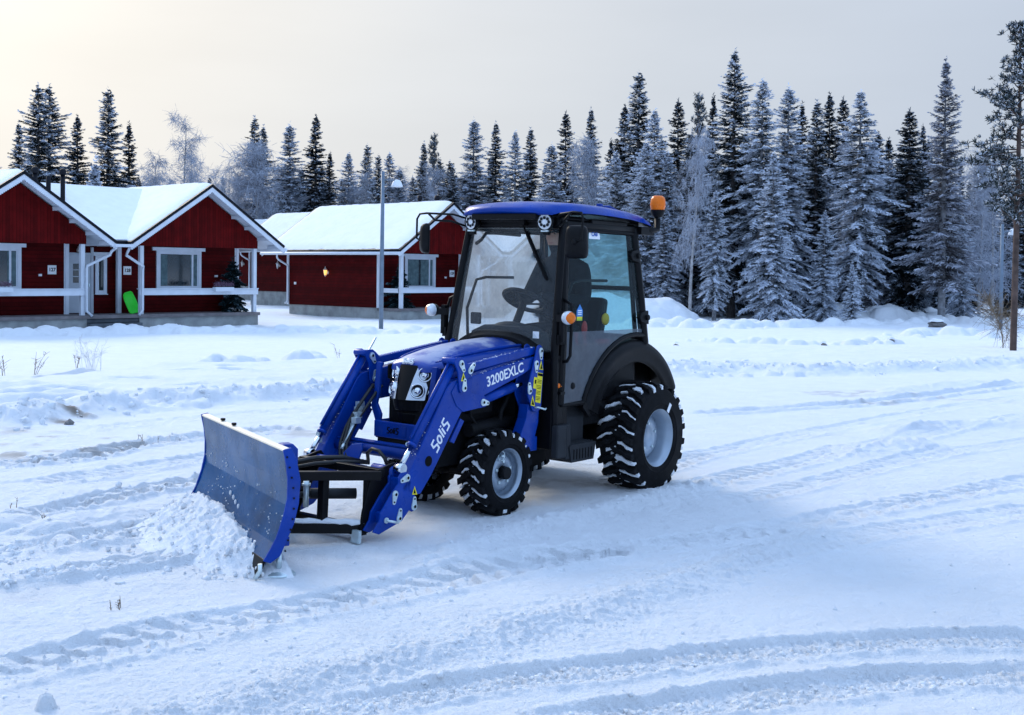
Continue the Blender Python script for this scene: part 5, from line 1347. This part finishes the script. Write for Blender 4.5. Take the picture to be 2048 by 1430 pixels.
# lamp posts
def lamp_post(px, py_base, py_top, Y, head_px, head_py, label):
    zb = float(base_z(Y)); a = P3(px, py_base, Y); top = P3(px + 4, py_top, Y); h = top.z - zb
    o = empty('lamp_post', (a.x, Y, zb)); tag(o, label, 'lamp post', None)
    lean = (top.x - a.x)
    m = MB(); m.tube([(0, 0, -.3), (lean * .3, 0, h * .3), (lean, 0, h)], [.085, .08, .066], 14); m.b2((-.06, -.10, .9), (.06, -.085, 1.3)); m.build('pole', M_pole, o)
    hd = P3(head_px, head_py, Y + .3) - Vector((a.x, Y, zb))
    m = MB(); m.tube([(lean, 0, h - .32), (lean + (hd.x - lean) * .6, .15, h - .30), (hd.x, .3, hd.z + .12)], .022, 8); m.build('arm', M_pole, o)
    m = MB(); m.lathe([(0, .17), (.10, .15), (.17, .06), (.215, -.06), (.225, -.11), (.17, -.11), (0, -.09)], (hd.x, .3, hd.z), (0, 0, 1), 20); m.build('lamp_shade', M_wlamp, o)
lamp_post(762, 655, 343, 45.1, 794, 368, 'grey steel lamp post standing between the two nearest red cabins')
lamp_post(2001, 650, 448, 50.0, 2027, 465, 'grey steel lamp post at the forest edge left of the bare pine trunk')

# heap of snow rolling off the blade
def snow_heap():
    T, W = 150, 170
    t = np.linspace(-.25, BL + .45, T); n = np.linspace(-.06, .9, W); TT, NN = np.meshgrid(t, n, indexing='ij')
    crest = np.interp(TT, [-.25, -.05, .1, .3, .6, .9, 1.2, 1.5, 1.75, 2.05], [0, .02, .10, .20, .26, .27, .27, .24, .12, 0.0])
    wid = np.interp(TT, [-.25, 0, .3, .9, 1.5, 2.05], [.14, .20, .38, .53, .54, .3])
    x = np.clip(NN / wid, 0, 1.2); fall = np.clip(1 - x, 0, 1)
    h = crest * fall ** 1.15 * (1 - .25 * np.exp(-(NN / .06) ** 2))
    amp = .042 * smooth(0, .12, h)
    h = h + amp * (fbm(TT, NN, 6, 5, .65, True) + .5 * fbm(TT, NN, 17, 4, .7, True)) - .02 + .018 * fbm(TT, NN, 3, 4) * smooth(1.2, .8, x)
    h = np.where(x > 1.05, -.06, h)
    loc = np.stack([P0.x + e_.x * TT + n_.x * (NN - .12), P0.y + e_.y * TT + n_.y * (NN - .12), h], -1).reshape(-1, 3)
    mw = np.array(TR.matrix_world); Wp = loc @ mw[:3, :3].T + mw[:3, 3]
    Wp[:, 2] -= .0
    i = np.arange(T - 1)[:, None] * W + np.arange(W - 1)[None]
    F = np.stack([i, i + 1, i + W + 1, i + W], -1).reshape(-1, 4)
    o = raw_mesh('snow_heap', Wp, F, M_heap, True); tag(o, kind='stuff')
    # loose clods
    r = random.Random(4); sp = []; zs = []
    for _ in range(300):
        tt = r.uniform(.0, BL + .3); w_ = float(np.interp(tt, [0, .3, .9, 1.5, 2.05], [.20, .38, .53, .54, .3])); nn = w_ * (.05 + 1.3 * r.random() ** .7)
        hh = float(np.interp(tt, [0, .3, .9, 1.5, 1.9], [.05, .20, .27, .25, .1])) * max(0, 1 - nn / w_) ** 1.15
        c = TR.matrix_world @ (P0 + e_ * tt + n_ * (nn - .12) + Vector((0, 0, hh))); sp.append((c.x, c.y, .005 + .016 * r.random() ** 3)); zs.append(c.z)
    chunks('snow_clods', sp, 6, M_heap, zs)
snow_heap()

# ------------------------------------------------------------------ trees
def foliage_mat(name, dark, frost, amount):
    m = mat(name, dark, .8, 0, .3, 3., spec=.15); t = m.node_tree; p = t.nodes['Principled BSDF']; src = p.inputs['Base Color'].links[0].from_socket
    at = N(t, 'ShaderNodeAttribute'); at.attribute_name = 'frost'
    mu = N(t, 'ShaderNodeMapRange'); mu.inputs[1].default_value = 1 - amount; mu.inputs[2].default_value = 1.35 - amount
    t.links.new(at.outputs['Fac'], mu.inputs[0])
    mx = N(t, 'ShaderNodeMixRGB'); mx.inputs[2].default_value = (*frost, 1)
    t.links.new(mu.outputs[0], mx.inputs[0]); t.links.new(src, mx.inputs[1]); t.links.new(mx.outputs[0], p.inputs['Base Color'])
    return m
FR = (.70, .75, .84)
M_fol = {'frosty': foliage_mat('spruce_needles_frosty', (.018, .028, .028), FR, .92), 'mid': foliage_mat('spruce_needles', (.014, .024, .025), FR, .62), 'dark': foliage_mat('spruce_needles_dark', (.009, .015, .017), (.50, .57, .68), .46),
         'larch': foliage_mat('larch_twigs', (.10, .095, .10), (.46, .48, .55), .80), 'birch': foliage_mat('birch_twigs', (.20, .18, .18), (.40, .43, .50), .80), 'pine': foliage_mat('pine_needles', (.022, .032, .030), FR, .48), 'potted': foliage_mat('potted_spruce_needles', (.010, .026, .030), (.20, .30, .36), .22)}
M_bark = mat('spruce_bark', (.060, .052, .050), .9, 0, .4, 6, .4, 25)
M_barkf = mat('frosted_bark', (.20, .20, .21), .9, 0, .5, 4, .4, 25)
M_barkp = mat('pine_bark', (.085, .055, .045), .9, 0, .45, 5, .5, 25)
M_barkb = mat('birch_bark', (.34, .33, .33), .85, 0, .5, 5, .2, 25)
def cards(P, D, Wd, S, fr):
    """quads: base point P, direction*length D, half width vector Wd; tapered; frost values"""
    n = len(P); V = np.empty((n, 4, 3)); V[:, 0] = P - Wd; V[:, 1] = P + Wd; V[:, 2] = P + D + Wd * S; V[:, 3] = P + D - Wd * S
    F = np.arange(n * 4).reshape(n, 4)
    f = np.repeat(fr, 4)
    return V.reshape(-1, 3), F, f
def unit(a): return a / np.maximum(np.linalg.norm(a, axis=-1, keepdims=True), 1e-9)
def make_spruce(seed, H=13., R=2.2, z0=.6, droop=.45, dens=1., shape=.8, sparse=0., size=1., twist=0.):
    g = np.random.default_rng(seed); Ps = []; Ds = []; Ws = []; fs = []; Ss = []
    z = z0; trunk_r = .014 * H + .02
    br = MB(); br.tube([(0, 0, -.4), (.02, .01, H * .5), (0, 0, H * .97)], [trunk_r, trunk_r * .6, .012], 9)
    while z < H - .12:
        t = (z - z0) / (H - z0)
        env = R * (1 - t) ** shape * (1 - .35 * math.exp(-t * 9)) + .11 * (1 - t) ** .7
        k = int(g.integers(4, 7))
        a0 = g.random() * 6.28
        for i in range(k):
            if g.random() < sparse * (1 - t): continue
            az = a0 + 6.283 * i / k + g.normal(0, .4); L = env * g.uniform(.5, 1.2) * (.82 + .30 * math.sin(az * 2 + z * .9 + seed) * math.sin(z * 1.7 + seed * 2)); zz = z + g.normal(0, .12); bf = g.normal(0, .16)
            if g.random() < .06: L *= 1.25
            up = .75 * t ** 1.5 - .05; dr = droop * (1 - .6 * t) * g.uniform(.7, 1.3)
            o = np.array([math.cos(az), math.sin(az), 0]); sd = np.array([-math.sin(az), math.cos(az), 0])
            n = max(6, int(L / .095 * dens)); s = (np.arange(n) + g.random(n)) / n; s = .10 + .90 * s ** .85
            def spine(s): return o[None] * (L * s)[:, None] + np.array([0, 0, 1.])[None] * (zz + up * L * s - dr * L * s ** 1.6 + .14 * L * np.clip(s - .6, 0, 1) ** 1.2)[:, None]
            if L > .5 and t < .8:
                q = spine(np.linspace(0, .95, 4)); br.tube([tuple(x) for x in q], [.012 + .012 * L * .4, .010, .007, .004], 3, caps=False)
            for side in (-1, 1, 0, 2):
                m = len(s); p = spine(s); hang = 1.5 if side == 2 else 1.; side = 0 if side == 2 else side
                ln = (.16 * (1 - .5 * t) + .26 * L * (1 - s) ** .7) * g.uniform(.6, 1.3, m) * size
                ln = np.minimum(ln, .62)
                if side == 0: ln = ln * .7
                fw_ = g.uniform(.35, 1.0, m); d = o[None] * fw_[:, None] + sd[None] * (side * g.uniform(.5, 1.1, m))[:, None]
                d = d + sd[None] * g.normal(0, .25, m)[:, None]; d[:, 2] += -g.uniform(.1, .85, m) * hang * (1 - .8 * t) * (.6 + droop) + (.35 if side == 0 else 0) * t
                d = unit(d); w = np.cross(d, unit(g.normal(0, .55, (m, 3)) + np.array([0, 0, 1.])))
                w = unit(w) * (g.uniform(.020, .048, m) * size)[:, None]
                Ps.append(p + g.normal(0, .02, (m, 3))); Ds.append(d * ln[:, None]); Ws.append(w); Ss.append(g.uniform(.25, .6, m)); fs.append(np.clip(.06 + .66 * s + bf + g.normal(0, .2, m), 0, 1))
        z += g.uniform(.10, .25) * (1 - .45 * t) * (1.0 if H > 5 else .5)
    # leader
    m = 30; p = np.stack([g.normal(0, .012, m), g.normal(0, .012, m), H + .25 - g.random(m) * 1.1], -1); d = unit(np.stack([g.normal(0, 1, m), g.normal(0, 1, m), g.uniform(.4, 1.6, m)], -1)) * .15
    Ps.append(p); Ds.append(d); Ws.append(unit(np.cross(d, g.normal(0, 1, (m, 3)))) * .03); Ss.append(np.full(m, .3)); fs.append(np.full(m, .6))
    V, F, f = cards(np.concatenate(Ps), np.concatenate(Ds), np.concatenate(Ws), np.concatenate(Ss)[:, None], np.concatenate(fs))
    return br, V, F, f
def make_birch(seed, H=10., spread=1.7, weep=.6, nb=30, wid=1., z0=.22):
    g = np.random.default_rng(seed); Ps = []; Ds = []; Ws = []; fs = []; br = MB()
    lean = g.normal(0, .25, 2); tr = [(lean[0] * (t ** 2), lean[1] * t ** 2, H * t) for t in np.linspace(-.03, 1, 9)]
    br.tube(tr, list(np.linspace(.012 * H, .012, 9)), 8)
    def tw(p, d, L, n, w):
        pts = [np.array(p)]
        for i in range(n):
            d = unit(d + g.normal(0, .16, 3) - np.array([0, 0, weep * .10 * (i + 1)])); q = pts[-1] + d * L / n
            Ps.append(pts[-1]); Ds.append(q - pts[-1]); Ws.append(unit(np.cross(q - pts[-1], g.normal(0, 1, 3))) * w * (1 - .5 * i / n)); fs.append(g.uniform(.4, 1)); pts.append(q)
        return pts, d
    for b in range(nb):
        t = z0 + (1 - z0) * (b + g.random()) / nb; az = g.random() * 6.28; el = g.uniform(.75, 1.15) + .2 * t
        p = np.array([lean[0] * t * t, lean[1] * t * t, H * t]); L = spread * (1.15 - t) ** .6 * g.uniform(.7, 1.25) * (1 if t > .3 else .8)
        d = np.array([math.cos(az) * math.cos(el), math.sin(az) * math.cos(el), math.sin(el)])
        pts, _ = tw(p, d, L * 1.3, 5, .016 * wid)
        for k in range(9):
            i = int(g.integers(1, 6)); q = pts[i]; dd = unit(d * .7 + g.normal(0, .55, 3)); p2, d2 = tw(q, dd, L * g.uniform(.35, .65), 4, .010 * wid)
            for _ in range(8):
                j = int(g.integers(1, 5)); dq = unit(d2 * .6 + g.normal(0, .6, 3) - np.array([0, 0, weep * .8])); tw(p2[j], dq, g.uniform(.25, .65), 2, .0075 * wid)
    V, F, f = cards(np.array(Ps), np.array(Ds), np.array(Ws), np.full((len(Ps), 1), .8), np.array(fs))
    return br, V, F, f
def make_pine(seed, H=12., R=2., z0=6., n=46, tuft=.3):
    g = np.random.default_rng(seed); Ps = []; Ds = []; Ws = []; fs = []; br = MB()
    br.tube([(0, 0, -.4), (.04, 0, H * .35), (-.02, .02, H * .7), (.02, 0, H)], [.0105 * H, .009 * H, .006 * H, .02], 10)
    for b in range(n):
        t = (b + g.random()) / n; z = z0 + (H - z0) * t ** .9; az = g.random() * 6.28; L = R * (1 - t * .8) * g.uniform(.45, 1.15) * (1 if t > .12 else .8)
        d = unit(np.array([math.cos(az), math.sin(az), -.12 + .75 * t + g.normal(0, .12)])); p = np.array([0, 0, z]); pts = [p]
        for i in range(5): d = unit(d + g.normal(0, .14, 3) + np.array([0, 0, .06])); pts.append(pts[-1] + d * L / 5)
        br.tube([tuple(x) for x in pts], [.03, .024, .018, .013, .009, .006], 4, caps=False)
        nt_ = int(6 + L * 15)
        for k in range(nt_):
            u = g.uniform(.25, 1.02) * 4.99; i = min(4, int(u)); q = pts[i] + (pts[i + 1] - pts[i]) * (u - i); off = g.normal(0, .16, 3) * (.4 + L * .35); off[2] = abs(off[2]) * .7; q = q + off
            m = 12; dd = unit(g.normal(0, 1, (m, 3)) + d * .6 + np.array([0, 0, .5])); ln = g.uniform(.5, 1.1, m) * tuft * .62
            Ps.append(np.repeat(q[None], m, 0)); Ds.append(dd * ln[:, None]); Ws.append(unit(np.cross(dd, g.normal(0, 1, (m, 3)))) * .016); fs.append(np.clip(g.normal(.52, .2, m), 0, 1))
    V, F, f = cards(np.concatenate(Ps), np.concatenate(Ds), np.concatenate(Ws), .5, np.concatenate(fs))
    return br, V, F, f
PROTO = {}
def proto(key, gen, leafmat, bark):
    br, V, F, f = gen
    me = raw_mesh('crown', V, F, leafmat, False, None, {'frost': f}); b = br.build('trunk', bark, None, recalc=False)
    PROTO[key] = (b.data, me.data, float(V[:, 2].max()))
    bpy.data.objects.remove(me); bpy.data.objects.remove(b)
proto('A', make_spruce(1, 13, 2.15, 1.0, .42, 1.3, .66), M_fol['mid'], M_bark)
proto('B', make_spruce(2, 13, 1.95, .9, .55, 1.35, .60), M_fol['frosty'], M_barkf)
proto('C', make_spruce(3, 13, 1.7, .8, .45, 1.3, .68), M_fol['mid'], M_bark)
proto('D', make_spruce(4, 13, 2.2, .4, .55, 1.35, .62), M_fol['frosty'], M_barkf)
proto('E', make_spruce(5, 13, 2.0, .5, .5, 1.3, .64), M_fol['dark'], M_bark)
proto('F', make_spruce(6, 13, 1.8, 1.8, .75, 1.3, .52, .1), M_fol['frosty'], M_barkf)
proto('G', make_spruce(8, 13, 1.6, .6, .45, 1.3, .75), M_fol['dark'], M_bark)
proto('S', make_spruce(9, 5, 1.25, .15, .3, 1.2, .9, 0, .8), M_fol['frosty'], M_bark)
proto('L', make_spruce(10, 14, 2.35, 2.0, .22, 1.15, .85, .05, 1.05), M_fol['larch'], M_barkf)
proto('X', make_birch(11, 10, 1.9, .45, 34), M_fol['birch'], M_barkb)
proto('Y', make_birch(12, 10, 1.5, .8, 40, 1.1, .15), M_fol['birch'], M_barkb)
proto('Z', make_birch(13, 10, 1.6, 1.6, 44, 1.1, .3), M_fol['birch'], M_barkb)
proto('W', make_birch(14, 8, 2.2, .5, 60, 1.5, .05), M_fol['birch'], M_barkb)
proto('P', make_pine(15, 12, 1.7, 4.5, 60, .32), M_fol['pine'], M_barkp)
proto('Q', make_pine(16, 9.2, 1.9, 3.6, 72, .22), M_fol['pine'], M_barkp)
KIND = dict(A='spruce_tree', B='spruce_tree', C='spruce_tree', D='spruce_tree', E='spruce_tree', F='spruce_tree', G='spruce_tree', S='spruce_tree', L='larch_tree', X='birch_tree', Y='birch_tree', Z='birch_tree', W='birch_tree', P='pine_tree', Q='pine_tree')
tr_r = random.Random(77)
def tree(key, px, ytop, Y, label, group=None, ws=1., lean=0., zb=None):
    top = P3(px, ytop, Y); zb = float(base_z(Y)) if zb is None else zb; h = top.z - zb
    b, c, h0 = PROTO[key]
    o = empty(KIND[key], (top.x, Y, zb), tr_r.uniform(0, 6.28)); k = h / h0; w = k * ws
    o.scale = (w, w, k); o.rotation_euler = (0, lean, o.rotation_euler.z)
    tag(o, label, {'spruce_tree': 'spruce', 'larch_tree': 'larch', 'birch_tree': 'birch', 'pine_tree': 'pine'}[KIND[key]], group)
    for nm, d in (('trunk', b), ('crown', c)):
        q = bpy.data.objects.new(nm, d); COL.objects.link(q); q.parent = o
    return o
TREES = [
 ('E', -14, 296, 72, 'dark spruce left of all others behind cabin 127, half out of view', 1),
 ('C', 38, 240, 74, 'slim spruce beside the pair of twin tall spruces behind cabin 127', 1),
 ('A', 77, 163, 71, 'left one of the twin tall spruces side by side behind the peak of cabin 127', 1.0),
 ('A', 98, 166, 73, 'right one of the twin tall spruces side by side behind the peak of cabin 127', 1.1),
 ('E', 155, 226, 70, 'dark spruce rising right behind the black roof vents of the left cabin', .95),
 ('S', 190, 308, 64, 'small frosted spruce right of the roof vents, in front of a tall pointed spruce', 1),
 ('A', 217, 172, 71, 'tall pointed spruce right of the roof vents, highest above the left roof', 1),
 ('G', 258, 240, 73, 'narrow dark spruce close to the right of the tall pointed one above the left roof', 1.1),
 ('Y', 315, 296, 80, 'small pale birch between the narrow dark spruce and the largest bare birch', 1),
 ('X', 366, 213, 80, 'largest bare frosted birch, standing alone against the sky above the left roof', 1.1),
 ('Y', 384, 285, 84, 'shorter bushy birch behind the right side of the largest bare birch', .9),
 ('X', 424, 322, 90, 'low thin birch right of the largest bare birch, left of cabin 128 gable peak', 1),
 ('X', 458, 308, 92, 'low thin birch above the gable peak of cabin 128', 1),
 ('C', 509, 229, 97, 'left spire of the spruce pair behind the white bushy birch', 1.1),
 ('C', 527, 247, 99, 'right, lower spire of the spruce pair behind the white bushy birch', 1),
 ('W', 517, 268, 93, 'broad white bushy birch right of the gable peak of cabin 128', 1.1),
 ('W', 480, 330, 94, 'low wide white birch below the left flank of the spruce pair', 1),
 ('B', 580, 241, 96, 'frosted spruce right of the white bushy birch', 1.15),
 ('E', 632, 226, 95, 'dark spruce with see-through trunk, tallest between the two nearest cabins', 1),
 ('G', 660, 300, 94, 'small dark spruce leaning on the right of the tallest one between the cabins', 1.2),
 ('A', 735, 285, 98, 'spruce left of the steel lamp post top', .9),
 ('Y', 728, 330, 95, 'frosted birch in front of the spruce left of the lamp post', 1),
 ('A', 757, 306, 94, 'spruce directly behind the top of the lamp post between the cabins', .9),
 ('X', 802, 322, 101, 'thin pale birch just right of the white lamp shade', 1),
 ('C', 848, 280, 98, 'spruce whose tip is beside a pine, above the roof of cabin 129', 1),
 ('P', 869, 264, 100, 'pine with clumpy top above the roof of cabin 129', .8),
 ('Y', 872, 320, 95, 'frosted birch below the clumpy pine above cabin 129', 1.2),
 ('C', 906, 328, 96, 'small spruce above the gable peak of cabin 129', 1),
 ('B', 948, 232, 100, 'spruce standing above the left end of the tractor roof', 1.15),
 ('C', 992, 240, 98, 'second spruce from the left above the tractor roof', 1.1),
 ('D', 1031, 258, 96, 'third spruce from the left above the tractor roof, frosty and broad', .9),
 ('C', 1061, 252, 97, 'slender spruce above the middle of the tractor roof', 1.1),
 ('B', 1104, 282, 90, 'short frosted spruce above the tractor roof, left of a taller dark one', 1.2),
 ('E', 1132, 219, 97, 'dark pointed spruce above the right half of the tractor roof', .9),
 ('C', 1182, 212, 95, 'spruce spire behind a frosted birch, above the right half of the tractor roof', 1),
 ('W', 1178, 262, 86, 'frosted bushy birch above the right end of the tractor roof', .9),
 ('E', 1250, 205, 78, 'dark spruce between the frosted birch and the very tall spruce by the beacon', 1),
 ('A', 1279, 138, 71, 'very tall spruce rising above the amber beacon', 1.0),
 ('D', 1310, 214, 64, 'broad frosted spruce right behind the amber beacon', 1),
 ('E', 1357, 194, 76, 'dark spruce tip right of the broad frosted one behind the beacon', .9),
 ('P', 1397, 181, 74, 'pine with rounded frosted top behind the weeping birch', .8),
 ('Z', 1385, 248, 57, 'frosted weeping birch in the front row of the forest right of the tractor', .9),
 ('G', 1427, 184, 79, 'thin spruce tip squeezed beside the tallest spruce of the forest', 1),
 ('A', 1470, 94, 61, 'tallest spruce of the whole forest, with a white lower trunk', .95),
 ('F', 1526, 154, 59, 'frosted spruce right next to the tallest spruce, hanging branches', 1.05),
 ('B', 1578, 164, 60, 'second frosted spruce right of the tallest one', 1.05),
 ('D', 1548, 300, 56, 'lower frosted spruce filling the front of the forest below the two frosted spires', 1.05),
 ('G', 1605, 200, 73, 'narrow spruce tip behind the gap between two frosted spires', 1),
 ('C', 1634, 196, 63, 'spruce standing in the middle of the forest with dark gaps around it', 1.1),
 ('E', 1660, 181, 75, 'dark spruce tip, left of two close tips in the forest middle', .9),
 ('E', 1687, 190, 76, 'dark spruce tip, right of two close tips in the forest middle', .9),
 ('F', 1722, 177, 59, 'frosted spruce with long hanging branches right of the forest middle', 1.15),
 ('Y', 1700, 260, 63, 'thin frosted birch tangled left of the long-branched frosted spruce', .8),
 ('E', 1757, 260, 69, 'short dark spruce left of the broad dark one', 1),
 ('E', 1778, 272, 72, 'short dark spruce behind the left edge of the broad dark one', 1),
 ('E', 1820, 213, 62, 'broad dark spruce left of the grey larch', 1.15),
 ('G', 1847, 245, 72, 'narrow dark spruce tip touching the grey larch from the left', 1),
 ('L', 1893, 112, 57, 'tall grey feathery larch, second tallest crown of the forest', 1.0),
 ('W', 1965, 288, 66, 'frosted birch thicket between the grey larch and the bare pine trunk', 1),
 ('Y', 1990, 350, 58, 'pale birch right behind the right lamp post', 1.1),
 ('D', 1925, 430, 60, 'low frosted spruce under the right side of the grey larch', 1),
 ('S', 1705, 520, 55, 'small frosted young spruce at the foot of the long-branched spruce', 1),
 ('B', 1330, 400, 60, 'frosted spruce low behind the rear of the tractor cab', 1.2),
 ('F', 1432, 380, 57, 'low frosted spruce between the weeping birch and the tallest spruce', 1),
 ('D', 1650, 420, 57, 'low wide frosted spruce in the front row below the forest middle', 1),
]
for k, px, yt, Y, lab, ws in TREES: tree(k, px, yt, Y, lab, None, ws * (1.16 if k in 'ABCDEFG' else 1))
r = random.Random(21)
for i in range(24):
    tree(r.choice('BDFAC'), 1235 + i * 29 + r.uniform(-16, 16), r.uniform(255, 360) + (60 if i > 19 else 0), r.uniform(62, 69), 'frosted spruce of the second row, between the tall spires of the right forest', 'second row of frosted spruces in the right forest', 1.3)
for i in range(46):
    tree(r.choice('EGEAC'), 1215 + i * 19.5 + r.uniform(-8, 8), r.uniform(250, 350) + (40 if i > 36 else 0), r.uniform(82, 112), 'dark spruce deep in the forest behind the front rows on the right', 'dark spruces deep inside the right forest', 1.25)
for i in range(16):
    tree(r.choice('EG'), 1300 + i * 47 + r.uniform(-14, 14), r.uniform(400, 470), r.uniform(66, 76), 'low dark spruce inside the right forest, half hidden by the front row', 'low dark spruces inside the right forest', 1.5)
for i in range(20):
    tree(r.choice('XYWYC'), 285 + i * 34 + r.uniform(-10, 10), r.uniform(335, 380), r.uniform(104, 118), 'hazy low tree in the far row showing just above the cabin roofs', 'far row of trees above the cabin roofs', 1.2)
for i in range(17):
    tree(r.choice('ABCDW'), 560 + i * 24 + r.uniform(-9, 9), r.uniform(300, 372), r.uniform(99, 103), 'middle-height frosted tree filling the row between the two nearest cabins and the tractor', 'frosted trees filling the row behind cabin 129', 1.25)
for i in range(9):
    tree(r.choice('AEC'), 950 + i * 34 + r.uniform(-10, 10), r.uniform(300, 350), r.uniform(104, 118), 'far spruce half hidden behind the trees above the tractor roof', 'far spruces behind the tractor roof', 1.2)
for i in range(9):
    tree(r.choice('AEC'), -60 + i * 42 + r.uniform(-10, 10), r.uniform(320, 360), r.uniform(92, 104), 'far spruce half hidden behind the trees above the left cabin', 'far spruces behind the left cabin', 1.2)
for i in range(34):
    a_ = rad(-26 - i * 1.25); d_ = r.uniform(58, 84); key = r.choice('ABCEDY'); b_, c_, h0 = PROTO[key]; k = r.uniform(9, 14.5) / h0
    o = empty(KIND[key], (d_ * math.sin(a_), d_ * math.cos(a_), -.5), r.uniform(0, 6.28)); o.scale = (k * 1.1, k * 1.1, k)
    tag(o, 'tree of the wood beyond the cabins, outside the view on the left', KIND[key].split('_')[0], 'wood outside the view on the left')
    for nm, d in (('trunk', b_), ('crown', c_)): q = bpy.data.objects.new(nm, d); COL.objects.link(q); q.parent = o
pine = tree('Q', 2036, 40, 31.0, 'pine with bare reddish trunk standing alone in front of the forest', None, 1.0, rad(.9))
pine.location.x += .06

# spruces standing on the porches
def potted(K, s, b, h, label):
    br, V, F, f = make_spruce(31 + int(s * 10), 2., .72, .12, .3, 4.0, .8, 0, .95)
    p = on(K, s, b, 0); o = empty('potted_spruce', p); o.scale = (h / 2, h / 2, h / 2)
    tag(o, label, 'christmas tree')
    raw_mesh('crown', V, F, M_fol['potted'], False, o, {'frost': f}); br.build('trunk', M_bark, o, recalc=False)
    m = MB(); m.lathe([(0, 0), (.16, 0), (.2, .16), (0, .16)], (0, 0, 0), (0, 0, 1), 16); m.build('pot', M_white, o)
potted(K1, GP + 1.98, 1.55, 1.95, 'dark unlit spruce standing on the right end of the porch of cabin 128')
potted(K2, -1.85, 1.55, 1.9, 'dark unlit spruce standing on the porch of cabin 129 behind the lamp post')

# dry plants, twigs, stones
def stalks(px, py, n, h, spread, m_, label, name='dry_grass', cat='dry grass', zz=None):
    x, y = G(px, py); z = float(ground_height(np.array([x]), np.array([y]))[0]); o = MB(); q = random.Random(int(px))
    for _ in range(n):
        a = q.uniform(0, 6.28); d = q.uniform(0, spread); t = q.uniform(.5, 1) * h; lx = q.gauss(0, .22) * t; ly = q.gauss(0, .2) * t
        b0 = Vector((d * math.cos(a), d * math.sin(a), -.03)); tip = b0 + Vector((lx, ly, t))
        o.tube([b0, b0.lerp(tip, .5) + Vector((lx * -.1, 0, t * .05)), tip], [.003, .0025, .0015] if h < .2 else [.004, .0035, .002], 4, caps=False)
        for k in range(5):
            e = b0.lerp(tip, q.uniform(.4, 1)); o.tube([e, e + Vector((q.gauss(0, .05), q.gauss(0, .05), q.uniform(.02, .08))) * (h / .5)], [.0015, .001] if h < .2 else [.004, .002], 3, caps=False)
    ob = o.build(name, m_, None, recalc=False); ob.location = (x, y, z); tag(ob, label, cat); return ob
stalks(183, 741, 16, .62, .22, M_frostw, 'tall frosted grass tuft, largest dry plant in the left snowfield')
stalks(153, 743, 3, .42, .05, M_dry, 'brown dry stalk left of the tall frosted grass tuft')
stalks(70, 760, 4, .4, .08, M_dry, 'brown dry stalk with side twigs in the left snowfield')
stalks(4, 764, 4, .45, .08, M_dry, 'dry stalk beyond the brown earth patch, leftmost of the dry stalks')
stalks(677, 726, 2, .38, .03, M_dry, 'single thin stalk left of the right loader arm')
stalks(18, 1022, 1, .10, .01, M_dry, 'short dark twig sticking from the left wheel track', 'twig', 'twig')
stalks(35, 1020, 1, .11, .01, M_dry, 'short dark twig beside the left wheel track, a little right of its neighbour', 'twig', 'twig')
stalks(92, 1053, 2, .07, .03, M_dry, 'curled dark twig lying below the left wheel track', 'twig', 'twig')
stalks(240, 1216, 4, .09, .12, M_dry, 'tiny bent twig in the scraped snow below the plough heap', 'twig', 'twig')
stalks(290, 884, 4, .12, .2, M_dry, 'thin twig lying by the wheel track left of the blade', 'twig', 'twig')
def bush(px, py, Y, h, label):
    br, V, F, f = make_birch(41, 1.0, .40, .0, 6, .5, .05); x, y = G(px, py); o = empty('bush', (x, y, float(base_z(y)))); o.scale = (h, h, h); tag(o, label, 'bush')
    raw_mesh('twigs', V, F, M_dry, False, o, {'frost': f}); br.build('stem', M_dry, o, recalc=False)
bush(2006, 696, 30, 1.25, 'bare brown bush in front of the right lamp post')
def stone(px, py, sx_, sy_, sz, label, snow=True):
    x, y = G(px, py); z = float(base_z(y)); g = np.random.default_rng(int(px)); o = MB(); nn = 14; rows = []
    for i in range(nn + 1):
        f = math.pi * i / nn; row = []
        for j in range(2 * nn + 1):
            a = 2 * math.pi * (j % (2 * nn)) / (2 * nn); d = np.array([math.sin(f) * math.cos(a), math.sin(f) * math.sin(a), math.cos(f)])
            k = 1 + .22 * math.sin(3 * d[0] + 2 * d[1] * 2 + px) + .14 * math.sin(7 * d[2] + 5 * d[0] + px * 2); row.append(tuple(d * k * np.array([sx_, sy_, sz])))
        rows.append(row)
    o.grid(rows); b = o.build('boulder', M_stone, None); b.location = (x, y, z + sz * .55); tag(b, label, 'boulder')
    if snow:
        c = MB(); c.grid([[(p[0] * 1.05, p[1] * 1.05, p[2] * 1.0 + .05 * sz + .07) for p in r_] for r_ in rows[:6]]); c.build('snow_cap', M_roofsnow, b, recalc=False)
stone(1874, 654, .34, .3, .17, 'flat grey boulder with a snow cap on the bank below the grey larch')
stone(1782, 687, .13, .12, .08, 'small dark stone with a snow cap at the far road edge')
stone(1648, 692, .08, .07, .05, 'smallest dark stone poking from snow at the road edge, left of a bigger one', True)
stone(1352, 694, .08, .07, .05, 'dark stone in the snow just right of the tractor fender', True)
stone(1790, 702, .10, .06, .05, 'brown clod lying on the smooth snowfield edge', False)
stone(139, 850, .05, .04, .035, 'dark earth clod left of its twin on the snow berm', False)
stone(156, 840, .055, .04, .03, 'dark earth clod right of its twin on the snow berm', False)
